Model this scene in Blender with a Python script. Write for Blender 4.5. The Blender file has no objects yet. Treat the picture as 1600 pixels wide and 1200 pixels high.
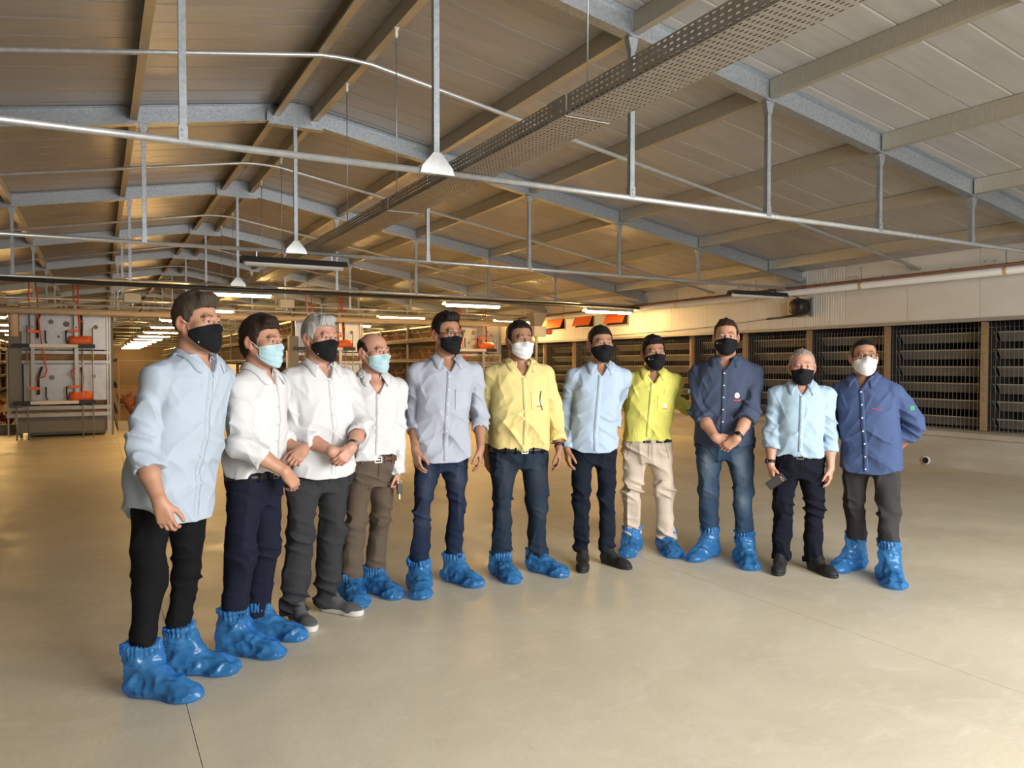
import bpy, bmesh, math, random
import numpy as np
from mathutils import Vector, Matrix
from mathutils.bvhtree import BVHTree

random.seed(7)
rng = np.random.default_rng(11)
SC = bpy.context.scene
COL = SC.collection

# ------------------------------------------------------------------ camera, world, daylight, exposure
F_PX, YAW, PITCH, CAM_H = 1200.0, math.radians(28.3), math.radians(-1.43), 1.5
cam_data = bpy.data.cameras.new('camera')
cam_data.sensor_width = 36.0
cam_data.lens = 36.0 * F_PX / 1600.0
cam_data.clip_start, cam_data.clip_end = 0.05, 400
cam = bpy.data.objects.new('camera', cam_data)
COL.objects.link(cam)
cam.location = (0, 0, CAM_H)
cam.rotation_euler = (math.pi / 2 + PITCH, 0, -YAW)
SC.camera = cam

world = bpy.data.worlds.new('world')
SC.world = world
world.use_nodes = True
world.node_tree.nodes['Background'].inputs[0].default_value = (0.75, 0.85, 1.0, 1)
world.node_tree.nodes['Background'].inputs[1].default_value = 0.5

def area_light(name, loc, rot, sx, sy, power, col):
    l = bpy.data.lights.new(name, 'AREA')
    l.shape = 'RECTANGLE'; l.size = sx; l.size_y = sy; l.energy = power; l.color = col
    o = bpy.data.objects.new(name, l); COL.objects.link(o)
    o.location = loc; o.rotation_euler = rot
    return o

# daylight entering through the big open gate in the gable wall behind the photographer
GATE_X0, GATE_X1, GATE_Z, GABLE_Y = 1.6, 7.2, 3.3, -2.4
area_light('gate_daylight', ((GATE_X0 + GATE_X1) / 2, GABLE_Y - 0.3, GATE_Z / 2 + .35), (math.radians(56), 0, 0),
           GATE_X1 - GATE_X0 - 0.1, GATE_Z - 0.1, 1000, (1.0, 0.985, 0.96))

SC.view_settings.view_transform = 'Standard'
SC.view_settings.look = 'None'
SC.view_settings.exposure = 0.0
SC.view_settings.gamma = 1.0
SC.view_settings.use_curve_mapping = False

# ------------------------------------------------------------------ pixel helpers (a pixel is only a direction)
_fw = np.array([math.sin(YAW) * math.cos(PITCH), math.cos(YAW) * math.cos(PITCH), math.sin(PITCH)])
_rt = np.array([math.cos(YAW), -math.sin(YAW), 0.0])
_up = np.cross(_rt, _fw)
_C = np.array([0, 0, CAM_H])
def pray(u, v): return _fw + _rt * (u - 800) / F_PX + _up * (600 - v) / F_PX
def ground(u, v, z=0.0):
    d = pray(u, v); return _C + d * (z - CAM_H) / d[2]

# ------------------------------------------------------------------ materials
MATS = {}
def mat(name, col, rough=0.6, metal=0.0, bump=None, var=None, spec=None, emit=None, attr=None, trans=None, ridge=None, **kw):
    """procedural principled material. bump=(scale,strength[,stretch]); var=(scale,amount,colour2)"""
    if name in MATS: return MATS[name]
    m = bpy.data.materials.new(name); MATS[name] = m
    m.use_nodes = True
    nt = m.node_tree; N = nt.nodes; L = nt.links
    b = N['Principled BSDF']
    b.inputs['Base Color'].default_value = (*col, 1)
    b.inputs['Roughness'].default_value = rough
    b.inputs['Metallic'].default_value = metal
    if spec is not None: b.inputs['Specular IOR Level'].default_value = spec
    tc = N.new('ShaderNodeTexCoord')
    src = None
    if var:
        n = N.new('ShaderNodeTexNoise'); n.inputs['Scale'].default_value = var[0]; n.inputs['Detail'].default_value = 6
        mp = N.new('ShaderNodeMapping'); L.new(tc.outputs['Object'], mp.inputs[0])
        if len(var) > 3: mp.inputs['Scale'].default_value = var[3]
        L.new(mp.outputs[0], n.inputs['Vector'])
        r = N.new('ShaderNodeMapRange'); r.inputs[1].default_value = 0.35; r.inputs[2].default_value = 0.65
        r.inputs[4].default_value = var[1]
        L.new(n.outputs['Fac'], r.inputs[0])
        mx = N.new('ShaderNodeMix'); mx.data_type = 'RGBA'
        mx.inputs[6].default_value = (*col, 1); mx.inputs[7].default_value = (*var[2], 1)
        L.new(r.outputs[0], mx.inputs[0]); src = mx.outputs[2]
        L.new(src, b.inputs['Base Color'])
    if attr:
        a = N.new('ShaderNodeAttribute'); a.attribute_name = attr
        mx = N.new('ShaderNodeMix'); mx.data_type = 'RGBA'; mx.blend_type = 'MULTIPLY'
        mx.inputs[0].default_value = 1
        if src is not None: L.new(src, mx.inputs[6])
        else: mx.inputs[6].default_value = (*col, 1)
        L.new(a.outputs['Color'], mx.inputs[7]); L.new(mx.outputs[2], b.inputs['Base Color'])
    if bump:
        n = N.new('ShaderNodeTexNoise'); n.inputs['Scale'].default_value = bump[0]; n.inputs['Detail'].default_value = 5
        mp = N.new('ShaderNodeMapping'); L.new(tc.outputs['Object'], mp.inputs[0])
        if len(bump) > 2: mp.inputs['Scale'].default_value = bump[2]
        L.new(mp.outputs[0], n.inputs['Vector'])
        bp = N.new('ShaderNodeBump'); bp.inputs['Strength'].default_value = bump[1]
        bp.inputs['Distance'].default_value = bump[3] if len(bump) > 3 else 0.01
        L.new(n.outputs['Fac'], bp.inputs['Height']); L.new(bp.outputs[0], b.inputs['Normal'])
    if ridge:      # soft crease lines of cloth
        n = N.new('ShaderNodeTexNoise'); n.noise_type = 'RIDGED_MULTIFRACTAL'; n.normalize = True
        n.inputs['Scale'].default_value = ridge[0]; n.inputs['Detail'].default_value = 3; n.inputs['Distortion'].default_value = .35
        mp = N.new('ShaderNodeMapping'); L.new(tc.outputs['Object'], mp.inputs[0]); mp.inputs['Scale'].default_value = ridge[2]; mp.inputs['Rotation'].default_value = (.25, .35, 0)
        L.new(mp.outputs[0], n.inputs['Vector'])
        bp = N.new('ShaderNodeBump'); bp.inputs['Strength'].default_value = ridge[1]; bp.inputs['Distance'].default_value = ridge[3]
        L.new(n.outputs['Fac'], bp.inputs['Height']); L.new(bp.outputs[0], b.inputs['Normal'])
    if emit:
        b.inputs['Emission Color'].default_value = (*emit[0], 1); b.inputs['Emission Strength'].default_value = emit[1]
    if trans: b.inputs['Transmission Weight'].default_value = trans
    for k, v in kw.items(): b.inputs[k.replace('_', ' ')].default_value = v
    return m

# ------------------------------------------------------------------ mesh helpers
def link(name, me, material=None, parent=None, smooth=False):
    o = bpy.data.objects.new(name, me); COL.objects.link(o)
    if material is not None and not me.materials: me.materials.append(material)
    if parent is not None: o.parent = parent
    if smooth and len(me.polygons): me.polygons.foreach_set('use_smooth', np.ones(len(me.polygons), dtype=bool))
    return o
def mesh_np(name, V, Q, smooth=True):
    """mesh from an (n,3) array and an (m,k) face array"""
    me = bpy.data.meshes.new(name)
    V = np.ascontiguousarray(V, dtype=np.float32); Q = np.ascontiguousarray(Q, dtype=np.int32)
    me.vertices.add(len(V)); me.vertices.foreach_set('co', V.ravel())
    k = Q.shape[1]
    me.loops.add(Q.size); me.loops.foreach_set('vertex_index', Q.ravel())
    me.polygons.add(len(Q)); me.polygons.foreach_set('loop_start', np.arange(0, Q.size, k, dtype=np.int32))
    me.polygons.foreach_set('use_smooth', np.full(len(Q), smooth))
    me.update(calc_edges=True)
    return me
class MB:
    """collects polygons of one mesh"""
    def __init__(s): s.v = []; s.f = []
    def poly(s, vs, fs):
        n = len(s.v); s.v += [tuple(map(float, p)) for p in vs]; s.f += [tuple(i + n for i in f) for f in fs]; return s
    def box(s, x0, x1, y0, y1, z0, z1):
        v = [(x, y, z) for x in (x0, x1) for y in (y0, y1) for z in (z0, z1)]
        return s.poly(v, [(0, 1, 3, 2), (4, 6, 7, 5), (0, 4, 5, 1), (2, 3, 7, 6), (0, 2, 6, 4), (1, 5, 7, 3)])
    def prism(s, pts, axis, a, b):
        """2-D outline extruded along an axis: axis 0: (y,z) outline, 1: (x,z), 2: (x,y)"""
        n = len(pts)
        def P(p, t):
            q = list(p); q.insert(axis, t); return q
        v = [P(p, a) for p in pts] + [P(p, b) for p in pts]
        f = [tuple(range(n))[::-1], tuple(range(n, 2 * n))] + [(i, (i + 1) % n, n + (i + 1) % n, n + i) for i in range(n)]
        return s.poly(v, f)
    def bar(s, p, q, w, h, up=(0, 0, 1)):
        """rectangular bar from p to q, w across, h along 'up'"""
        p, q = Vector(p), Vector(q); d = (q - p).normalized(); u = Vector(up)
        if abs(d.dot(u)) > 0.98: u = Vector((0, 1, 0))
        sd = d.cross(u).normalized(); u = sd.cross(d)
        v = []
        for c in (p, q):
            for a, b in ((-1, -1), (1, -1), (1, 1), (-1, 1)): v.append(c + sd * a * w / 2 + u * b * h / 2)
        return s.poly(v, [(3, 2, 1, 0), (4, 5, 6, 7), (0, 1, 5, 4), (1, 2, 6, 5), (2, 3, 7, 6), (3, 0, 4, 7)])
    def tube(s, pts, r, n=8, cap=True, closed=False):
        pts = [Vector(p) for p in pts]; m = len(pts); rr = r if hasattr(r, '__len__') else [r] * m
        v = []; u = None
        for i, p in enumerate(pts):
            if closed: d = pts[(i + 1) % m] - pts[i - 1]
            else: d = pts[min(i + 1, m - 1)] - pts[max(i - 1, 0)]
            d.normalize()
            if u is None:
                u = Vector((0, 0, 1)) if abs(d.z) < 0.9 else Vector((1, 0, 0))
            u = (u - d * u.dot(d)).normalized(); w = d.cross(u)
            for k in range(n):
                a = 2 * math.pi * k / n; v.append(p + (u * math.cos(a) + w * math.sin(a)) * rr[i])
        f = []
        for i in range(m if closed else m - 1):
            j = (i + 1) % m
            for k in range(n): f.append((i * n + k, i * n + (k + 1) % n, j * n + (k + 1) % n, j * n + k))
        if cap and not closed: f += [tuple(range(n))[::-1], tuple(range((m - 1) * n, m * n))]
        return s.poly(v, f)
    def lathe(s, prof, c=(0, 0, 0), n=16, axis='Z'):
        v = []; m = len(prof)
        for r, z in prof:
            for k in range(n):
                a = 2 * math.pi * k / n; x, y = r * math.cos(a), r * math.sin(a)
                p = {'Z': (x, y, z), 'X': (z, x, y), 'Y': (y, z, x)}[axis]
                v.append((c[0] + p[0], c[1] + p[1], c[2] + p[2]))
        f = [(i * n + k, i * n + (k + 1) % n, (i + 1) * n + (k + 1) % n, (i + 1) * n + k) for i in range(m - 1) for k in range(n)]
        f += [tuple(range(n))[::-1], tuple(range((m - 1) * n, m * n))]
        return s.poly(v, f)
    def mesh(s, name, smooth=False):
        me = bpy.data.meshes.new(name); me.from_pydata(s.v, [], s.f); me.update()
        if smooth: me.polygons.foreach_set('use_smooth', np.ones(len(me.polygons), dtype=bool))
        return me
    def build(s, name, material, parent=None, smooth=False):
        return link(name, s.mesh(name, smooth), material, parent)
def tag(o, label, cat, group=None, kind=None):
    o['label'] = label; o['category'] = cat
    if group: o['group'] = group
    if kind: o['kind'] = kind
    return o
def struct(o, label, cat):
    o['kind'] = 'structure'; o['label'] = label; o['category'] = cat; return o
def empty(name, loc=(0, 0, 0), rz=0.0):
    o = bpy.data.objects.new(name, None); COL.objects.link(o); o.location = loc; o.rotation_euler = (0, 0, rz)
    o.empty_display_size = 0.1; return o
def inst(name, me, parent, loc=(0, 0, 0), rot=(0, 0, 0), material=None):
    o = link(name, me, material, parent); o.location = loc; o.rotation_euler = rot; return o
# ================================================================== the hall
RX, WX, LX = 2.13, 10.9, -6.64            # ridge, side wall faces
FY0, BAY, NFR = 0.7, 4.4, 15              # first roof frame, bay length, number of frames
YEND = FY0 + BAY * (NFR - 1) + 2.0
RIDGE_Z, EAVE_Z = 4.45, 2.93              # underside of rafters at ridge / side wall
SLOPE = (RIDGE_Z - EAVE_Z) / (WX - RX)
def roof_z(x): return RIDGE_Z - SLOPE * abs(x - RX)
RAF_H = 0.20                              # rafter depth
PUR_H = 0.16                              # purlin depth (between rafters, flush with their top)
PUR_OFF = [0.19, 1.72, 3.26, 4.82, 6.38, 7.94]

m_galv = mat('galvanized_steel', (0.44, 0.475, 0.51), 0.42, 0.75, bump=(60, 0.08), var=(34, 0.8, (0.30, 0.335, 0.375)))
m_purlin = mat('rolled_zinc_channel', (0.50, 0.47, 0.39), 0.45, 0.55, var=(9, 0.6, (0.40, 0.36, 0.27), (1, 8, 1)))
m_pipe = mat('galvanized_pipe', (0.66, 0.68, 0.69), 0.38, 0.6, var=(20, 0.6, (0.5, 0.52, 0.54)))
m_panel = mat('roof_panel_lining', (0.40, 0.385, 0.37), 0.30, 0.0, bump=(26, 0.25, (1, 14, 1), 0.004), var=(2.2, 0.55, (0.31, 0.295, 0.28), (0.6, 5, 1)))
m_joint = mat('panel_joint_seal', (0.30, 0.29, 0.27), 0.7)
m_wallp = mat('white_wall_panel', (0.66, 0.63, 0.58), 0.5, var=(1.3, 0.5, (0.56, 0.53, 0.48), (1, 1, 2)))
m_block = mat('painted_block_wall', (0.44, 0.41, 0.35), 0.85, bump=(18, 0.5), var=(2.0, 0.8, (0.33, 0.29, 0.22), (1, 0.5, 2.5)))
m_dark = mat('dark_void', (0.012, 0.011, 0.010), 0.9)
m_black = mat('black_plastic', (0.012, 0.012, 0.013), 0.45)
m_white = mat('white_pvc', (0.72, 0.68, 0.62), 0.4)

def floor_mat():
    m = bpy.data.materials.new('polished_concrete'); m.use_nodes = True
    nt = m.node_tree; N = nt.nodes; L = nt.links; b = N['Principled BSDF']
    tc = N.new('ShaderNodeTexCoord')
    def noise(sc, det, rough=0.6, scale=(1, 1, 1), dist=0.0):
        mp = N.new('ShaderNodeMapping'); mp.inputs['Scale'].default_value = scale
        L.new(tc.outputs['Object'], mp.inputs[0])
        n = N.new('ShaderNodeTexNoise'); n.inputs['Scale'].default_value = sc; n.inputs['Detail'].default_value = det
        n.inputs['Roughness'].default_value = rough; n.inputs['Distortion'].default_value = dist
        L.new(mp.outputs[0], n.inputs['Vector']); return n.outputs['Fac']
    def mix(fac, a, b2, lo=0.4, hi=0.6, amt=1.0):
        r = N.new('ShaderNodeMapRange'); r.inputs[1].default_value = lo; r.inputs[2].default_value = hi; r.inputs[4].default_value = amt
        L.new(fac, r.inputs[0])
        mx = N.new('ShaderNodeMix'); mx.data_type = 'RGBA'; L.new(r.outputs[0], mx.inputs[0])
        for i, c in ((6, a), (7, b2)):
            if isinstance(c, tuple): mx.inputs[i].default_value = (*c, 1)
            else: L.new(c, mx.inputs[i])
        return mx.outputs[2]
    c = mix(noise(0.7, 8, 0.62, dist=0.6), (0.61, 0.555, 0.43), (0.53, 0.475, 0.36), 0.38, 0.62)
    c = mix(noise(3.2, 8, 0.7, (1, 1.8, 1), 1.2), c, (0.66, 0.61, 0.51), 0.52, 0.72, 0.6)
    c = mix(noise(9, 6, 0.7, (2.2, 0.5, 1)), c, (0.44, 0.385, 0.29), 0.58, 0.76, 0.4)
    c = mix(noise(55, 3, 0.6), c, (0.30, 0.26, 0.2), 0.66, 0.74, 0.35)
    L.new(c, b.inputs['Base Color'])
    r = N.new('ShaderNodeMapRange'); r.inputs[1].default_value = 0.3; r.inputs[2].default_value = 0.7
    r.inputs[3].default_value = 0.36; r.inputs[4].default_value = 0.62
    L.new(noise(1.6, 6), r.inputs[0]); L.new(r.outputs[0], b.inputs['Roughness'])
    bp = N.new('ShaderNodeBump'); bp.inputs['Strength'].default_value = 0.18; bp.inputs['Distance'].default_value = 0.01
    L.new(noise(24, 6, 0.7), bp.inputs['Height']); L.new(bp.outputs[0], b.inputs['Normal'])
    return m
m_floor = floor_mat()

# floor: cast slabs with saw-cut joints between them
floor = empty('floor'); struct(floor, 'polished beige concrete floor of the hall', 'floor')
jx = [LX - 0.3, -2.9, 0.325, 3.7, 7.0, WX + 1.2]; jy = [GABLE_Y - 0.3, 9.6, 18.0, 30.0, YEND]
g = 0.003
for i in range(len(jx) - 1):
    for j in range(len(jy) - 1):
        b = MB(); x0, x1, y0, y1 = jx[i] + g / 2, jx[i + 1] - g / 2, jy[j] + g / 2, jy[j + 1] - g / 2
        b.box(x0, x1, y0, y1, -0.12, 0.0)
        b.build('slab', m_floor, floor)
MB().box(LX - 0.3, WX + 1.2, GABLE_Y - 0.3, YEND, -0.2, -0.115).build('subbase', mat('joint_dust', (0.16, 0.14, 0.11), 0.9), floor)

# outside apron seen only as a light bounce through the gate
apron = MB().box(-12, 18, GABLE_Y - 8, GABLE_Y - 0.3, -0.2, -0.02).build('ground', m_block); struct(apron, 'concrete apron outside the open gate', 'ground')

# roof
ceiling = empty('ceiling'); struct(ceiling, 'low pitched roof lined with grey insulated panels on steel purlins', 'ceiling')
zt = RAF_H + 0.005
L_sl = math.hypot(WX + 0.15 - RX, (WX + 0.15 - RX) * SLOPE)
PW = 1.10
def slope_panel():
    b = MB(); w = PW - 0.012
    # panel in local coordinates: x down the slope, y width, with two shallow flutes on its lining
    prof = [(0, 0), (w * .32, 0), (w * .335, .006), (w * .35, 0), (w * .65, 0), (w * .665, .006), (w * .68, 0), (w, 0), (w, .06), (0, .06)]
    b.prism(prof, 0, 0.0, L_sl); return b.mesh('roof_panel')
pm = slope_panel(); pm.materials.append(m_panel)
ang = math.atan(SLOPE)
ny = int((YEND - GABLE_Y) / PW) + 1
for i in range(ny):
    y = GABLE_Y + i * PW
    inst('panel', pm, ceiling, (RX, y, RIDGE_Z + zt), (0, ang, 0))
    inst('panel', pm, ceiling, (RX, y + PW - 0.012, RIDGE_Z + zt), (0, ang, math.pi))
for s in (1, -1):
    b = MB(); e = RX + s * (WX - RX + 0.15)
    b.poly([(RX, GABLE_Y, RIDGE_Z + zt + .055), (RX, YEND, RIDGE_Z + zt + .055), (e, YEND, roof_z(e) + zt + .055), (e, GABLE_Y, roof_z(e) + zt + .055)], [(0, 1, 2, 3) if s < 0 else (3, 2, 1, 0)])
    b.build('joint_seal', m_joint, ceiling)
# ridge cap strip of foam patches
# purlins: C-channels between frames
def channel(L, h, w, t=0.006, lip=0.02):
    """C section along +y, web vertical at x=0, flanges towards +x; z from 0 to h"""
    b = MB(); o = [(0, 0), (w, 0), (w, lip), (w - t, lip), (w - t, t), (t, t), (t, h - t), (w - t, h - t), (w - t, h - lip), (w, h - lip), (w, h), (0, h)]
    v = [(x, 0, z) for x, z in o] + [(x, L, z) for x, z in o]; n = len(o)
    b.poly(v, [(i, (i + 1) % n, n + (i + 1) % n, n + i) for i in range(n)] + [tuple(range(n))[::-1], tuple(range(n, 2 * n))])
    return b.mesh('purlin')
cm = channel(BAY - 0.05, PUR_H, 0.075); cm.materials.append(m_purlin)
clip = MB().box(-0.004, 0.004, -0.07, 0.07, 0.01, 0.14).box(-.02, .02, .06, .068, .01, .14).mesh('purlin_clip'); clip.materials.append(m_galv)
for k in range(-1, NFR - 1):
    y0 = FY0 + k * BAY + 0.025
    for s in (1, -1):
        for off in PUR_OFF:
            x = RX + s * off
            po_ = inst('purlin', cm, ceiling, (x, y0 if s > 0 else y0 + BAY - 0.05, roof_z(x) + RAF_H - PUR_H), (0, 0, 0 if s > 0 else math.pi))
            if k < 0: po_.scale.y = (FY0 - GABLE_Y) / BAY; po_.location.y = GABLE_Y if s > 0 else FY0 - .025
            if k < 7: inst('purlin_clip', clip, ceiling, (x + s * 0.085, y0 + BAY - 0.02, roof_z(x) + RAF_H - PUR_H))
# sag bars across mid-bay, below the purlins
for k in range(-1, NFR - 1):
    y = FY0 + (k + 0.5) * BAY
    b = MB(); z = RAF_H - PUR_H - 0.025
    xs = [LX + 0.1, RX - 0.25, RX - 0.08, RX + 0.08, RX + 0.25, WX + 0.02]
    b.tube([(x, y, roof_z(x) + z - (0.02 if abs(x - RX) < .1 else 0)) for x in xs], 0.024, 8)
    o = b.build('sag_bar', m_pipe, ceiling, True)

# roof frames: thing per frame
def i_beam(p, q, h, w, t=0.008):
    """I section between p and q, z offset 0..h above the line p-q"""
    b = MB()
    for z0, z1, ww in ((0, t, w), (t, h - t, t), (h - t, h, w)):
        v = []
        for c in (p, q):
            for yy, zz in ((-ww / 2, z0), (ww / 2, z0), (ww / 2, z1), (-ww / 2, z1)): v.append((c[0], c[1] + yy, c[2] + zz))
        b.poly(v, [(3, 2, 1, 0), (4, 5, 6, 7), (0, 1, 5, 4), (1, 2, 6, 5), (2, 3, 7, 6), (3, 0, 4, 7)])
    return b
rf_r = i_beam((0, 0, 0), (WX - RX, 0, EAVE_Z - RIDGE_Z), RAF_H, 0.11).mesh('rafter'); rf_r.materials.append(m_galv)
rf_l = i_beam((0, 0, 0), (LX - RX, 0, EAVE_Z - RIDGE_Z), RAF_H, 0.11).mesh('rafter'); rf_l.materials.append(m_galv)
TIE_Z = 2.87
tie_r = MB().tube([(0, 0, 0), (4.2, 0, -.015), (WX - RX - .05, 0, -.05)], 0.024, 8).mesh('tie_rod', True); tie_r.materials.append(m_pipe)
tie_l = MB().tube([(0, 0, 0), (LX - RX + .05, 0, -.05)], 0.024, 8).mesh('tie_rod', True); tie_l.materials.append(m_pipe)
gus = MB().prism([(-.13, -.02), (.13, -.02), (.115, .03), (.03, .13), (-.03, .13), (-.115, .03)], 1, -.006, .006).mesh('tie_gusset'); gus.materials.append(m_pipe)
rg = MB().prism([(-.34, -.05), (-.30, -.075), (.30, -.075), (.34, -.05), (.34, .06), (.12, .19), (-.12, .19), (-.34, .06)], 1, -.062, -.054).prism([(-.34, -.05), (-.30, -.075), (.30, -.075), (.34, -.05), (.34, .06), (.12, .19), (-.12, .19), (-.34, .06)], 1, .054, .062).box(-.33, .33, -.06, .06, -.085, -.072)
for bx_ in (-.26, -.18, -.1, .1, .18, .26):
    for bz in (-.03, .05): rg.lathe([(.012, -.076), (.012, -.062)], (bx_, 0, bz), 6, 'Y')
rg = rg.mesh('ridge_plate'); rg.materials.append(m_galv)
eb = MB().box(-.55, .02, -.05, .05, -.13, -.118).prism([(-.6, 0.03), (0.02, -.02), (0.02, -.13), (-.08, -.13)], 1, -.006, .006).box(0.0, .02, -.09, .09, -.15, .1)
for yy in (-.06, .06):
    for zz in (-.11, .02): eb.lathe([(.016, -.03), (.016, 0)], (0, yy, zz), 6, 'X')
eb = eb.mesh('eave_bracket'); eb.materials.append(m_galv)
HANG = {}
def hanger_mesh(L):
    k = round(L, 3)
    if k not in HANG:
        b = MB().bar((0, 0, 0), (0, 0, L), 0.042, 0.042, (0, 1, 0)).box(-.026, .026, -.026, .026, 0, .09).prism([(-.05, L + .0), (.05, L + .0), (.024, L - .11), (-.024, L - .11)], 1, -.028, .028)
        for z in (.03, .065): b.lathe([(.009, -.034), (.009, .034)], (0, 0, z), 6, 'Y')
        HANG[k] = b.mesh('hanger'); HANG[k].materials.append(m_galv)
    return HANG[k]
for k in range(NFR):
    y = FY0 + k * BAY
    t = empty('roof_truss', (RX, y, RIDGE_Z))
    lab = {0: 'galvanized roof truss overhead beside the open gate', 1: 'galvanized roof truss with long white tie rod directly above the row of men',
           2: 'galvanized roof truss with unlit tube lamp hung on its tie rod', 3: 'galvanized roof truss carrying three lit tube lamps and dark conduit'}.get(k, 'galvanized roof truss with thin hangers above the cage rows')
    tag(t, lab, 'roof truss', 'roof trusses above the cage rows' if k > 3 else 'roof trusses of the hall')
    inst('rafter', rf_r, t); inst('rafter', rf_l, t); inst('ridge_plate', rg, t)
    inst('tie_rod', tie_r, t, (0, 0, TIE_Z - RIDGE_Z)); inst('tie_rod', tie_l, t, (0, 0, TIE_Z - RIDGE_Z))
    inst('tie_gusset', gus, t, (0, -0.03, TIE_Z - RIDGE_Z)); inst('eave_bracket', eb, t, (WX - RX - .02, 0, EAVE_Z - RIDGE_Z))
    for off in (-6.38, -4.82, -3.26, -1.66, 0, 1.72, 3.26, 4.82, 6.38):
        zt_ = TIE_Z - 0.05 * abs(off) / 8.8
        inst('hanger', hanger_mesh(roof_z(RX + off) - zt_), t, (off, 0, zt_ - RIDGE_Z))

# ------------------------------------------------------------------ side wall with light traps
wall_right = MB().box(WX, WX + 1.1, GABLE_Y, YEND, 0.0, 0.46).build('wall_right', m_block)
struct(wall_right, 'low painted block wall below the louvre band', 'wall')
LZ0, LZ1 = 0.50, 2.16
# drain sleeve on the low wall; a black disc stands for the shade inside
hp = ground(1448, 719, 0.17); hd = pray(1448, 719); hq = _C + hd * (WX / hd[0])
MB().lathe([(.050, -.03), (.062, -.03), (.062, .004), (.050, .004)], (WX, hq[1], hq[2]), 20, 'X').build('drain_sleeve', m_white, wall_right, True)
MB().lathe([(.047, -.036), (.047, -.031)], (WX, hq[1], hq[2]), 20, 'X').build('drain_shade_disc', m_dark, wall_right)
# sill with mesh kerb
MB().prism([(WX - .04, .46), (WX + 1.1, .46), (WX + 1.1, .52), (WX + .05, .56), (WX - .04, .53)], 1, GABLE_Y, YEND).build('sill', m_block, wall_right)
wall_up = empty('wall_right_upper'); struct(wall_up, 'white insulated panels with fine ribs above the louvre band', 'wall')
b = MB(); n = 22; w = 1.10 - .006; o = []
for i in range(n):
    y = w * i / n; d = w / n
    o += [(0.0, y), (0.0, y + d * .62), (0.004, y + d * .72), (0.004, y + d * .9)]
o = [(-x + 0, y) for x, y in o]
prof = [(WX + .004 + x, y) for x, y in o] + [(WX + .1, w), (WX + .1, 0)]
b.prism(prof, 2, LZ1, 3.16); wpm = b.mesh('wall_panel'); wpm.materials.append(m_wallp)
b = MB().box(WX, WX + .1, 0, w, LZ1, 3.16); wps = b.mesh('wall_panel_plain'); wps.materials.append(m_wallp)
for i in range(ny):
    y = GABLE_Y + i * 1.1 + .003
    inst('panel', wpm if y > 7.6 else wps, wall_up, (0, y, 0))
MB().box(WX - .03, WX + .1, GABLE_Y, YEND, LZ1 - .05, LZ1).build('flashing', mat('grey_flashing', (0.33, 0.31, 0.28), 0.5, 0.3), wall_up)
bolts = MB()
for y in np.arange(4.0, 16, 1.1):
    for dy, dz in ((0, 0), (.13, .01), (.62, -.03)): bolts.lathe([(.011, -.012), (.011, 0)], (WX, y + dy, 2.93 + dz), 6, 'X')
bo = bolts.build('bolt_heads', m_galv, wall_up); bo['kind'] = 'stuff'
# back of the light trap, end walls, top
wb = MB().box(WX + .97, WX + 1.1, GABLE_Y, YEND, .50, 3.1).build('wall_right_back', m_dark); struct(wb, 'dark back of the louvre recess', 'wall')
MB().box(WX + .1, WX + .97, GABLE_Y, YEND, LZ1 + .02, LZ1 + .1).build('recess_top', m_dark, wb)
# timber posts, dividers and blades
PY0, PSP = 6.40 - 1.52 * 4, 1.52
m_timber = mat('raw_timber', (0.42, 0.27, 0.14), 0.75, bump=(30, 0.3, (3, 3, .5)), var=(16, 0.9, (0.30, 0.18, 0.09), (1, 1, 4)))
m_blade = mat('light_trap_blade', (0.20, 0.18, 0.15), 0.5, 0.1, var=(6, 0.7, (0.12, 0.105, 0.085), (1, .4, 1)))
m_blade_edge = mat('blade_edge_strip', (0.46, 0.43, 0.37), 0.45, 0.3)
post = MB().bar((0, 0, .565), (0, 0, LZ1 - .055), .07, .07, (0, 1, 0)).mesh('post'); post.materials.append(m_timber)
divm = MB().box(.12, .95, -.012, .012, .565, LZ1 - .055).mesh('divider'); divm.materials.append(m_dark)
bl = MB(); Lb = PSP - .05
bl.prism([(0, 0), (.012, -.004), (.10, -.125), (.088, -.13)], 1, 0, Lb); blm = bl.mesh('blade'); blm.materials.append(m_blade)
ble = MB().tube([(0, 0, 0), (0, Lb, 0)], .011, 6).mesh('blade_edge'); ble.materials.append(m_blade_edge)
arm = MB().bar((0, 0, 0), (.30, 0, -.02), .02, .05).mesh('blade_arm'); arm.materials.append(m_black)
npost = 22
lt_names = 0
for i in range(npost):
    y = PY0 + i * PSP
    if y < GABLE_Y + .2: continue
    u = empty('light_trap', (WX, y, 0))
    tag(u, 'louvred light trap bay with dark blades behind wire mesh and a timber post', 'louvre', 'light trap bays along the side wall')
    inst('post', post, u, (.135, 0, 0)); inst('divider', divm, u, (0, .045, 0))
    for r in range(6):
        z = 1.965 - r * .25
        bo_ = inst('blade', blm, u, (.42, .03, z)); e_ = inst('blade_edge', ble, bo_, (-.002, 0, .004))
        inst('bracket', arm, u, (.12, .055, z + .03))
# wire mesh screen in front of the louvres (too many wires to pick apart)
m_wire = mat('mesh_wire', (0.24, 0.225, 0.195), 0.45, 0.4)
b = MB(); y0, y1 = 1.0, 34.0
for y in np.arange(y0, y1, .06):
    b.bar((WX - .012, y, .54), (WX - .012, y, LZ1 - .14), .004, .004); b.bar((WX - .012, y, LZ1 - .14), (WX + .085, y + .06, LZ1 - .055), .004, .004)
for z in np.arange(.66, LZ1 - .1, .34): b.bar((WX - .009, y0, z), (WX - .009, y1, z), .0025, .0025)
scr = b.build('wire_screen', m_wire); tag(scr, 'fine wire mesh screen stretched over the wall louvres', 'wire mesh', kind='stuff')

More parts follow.
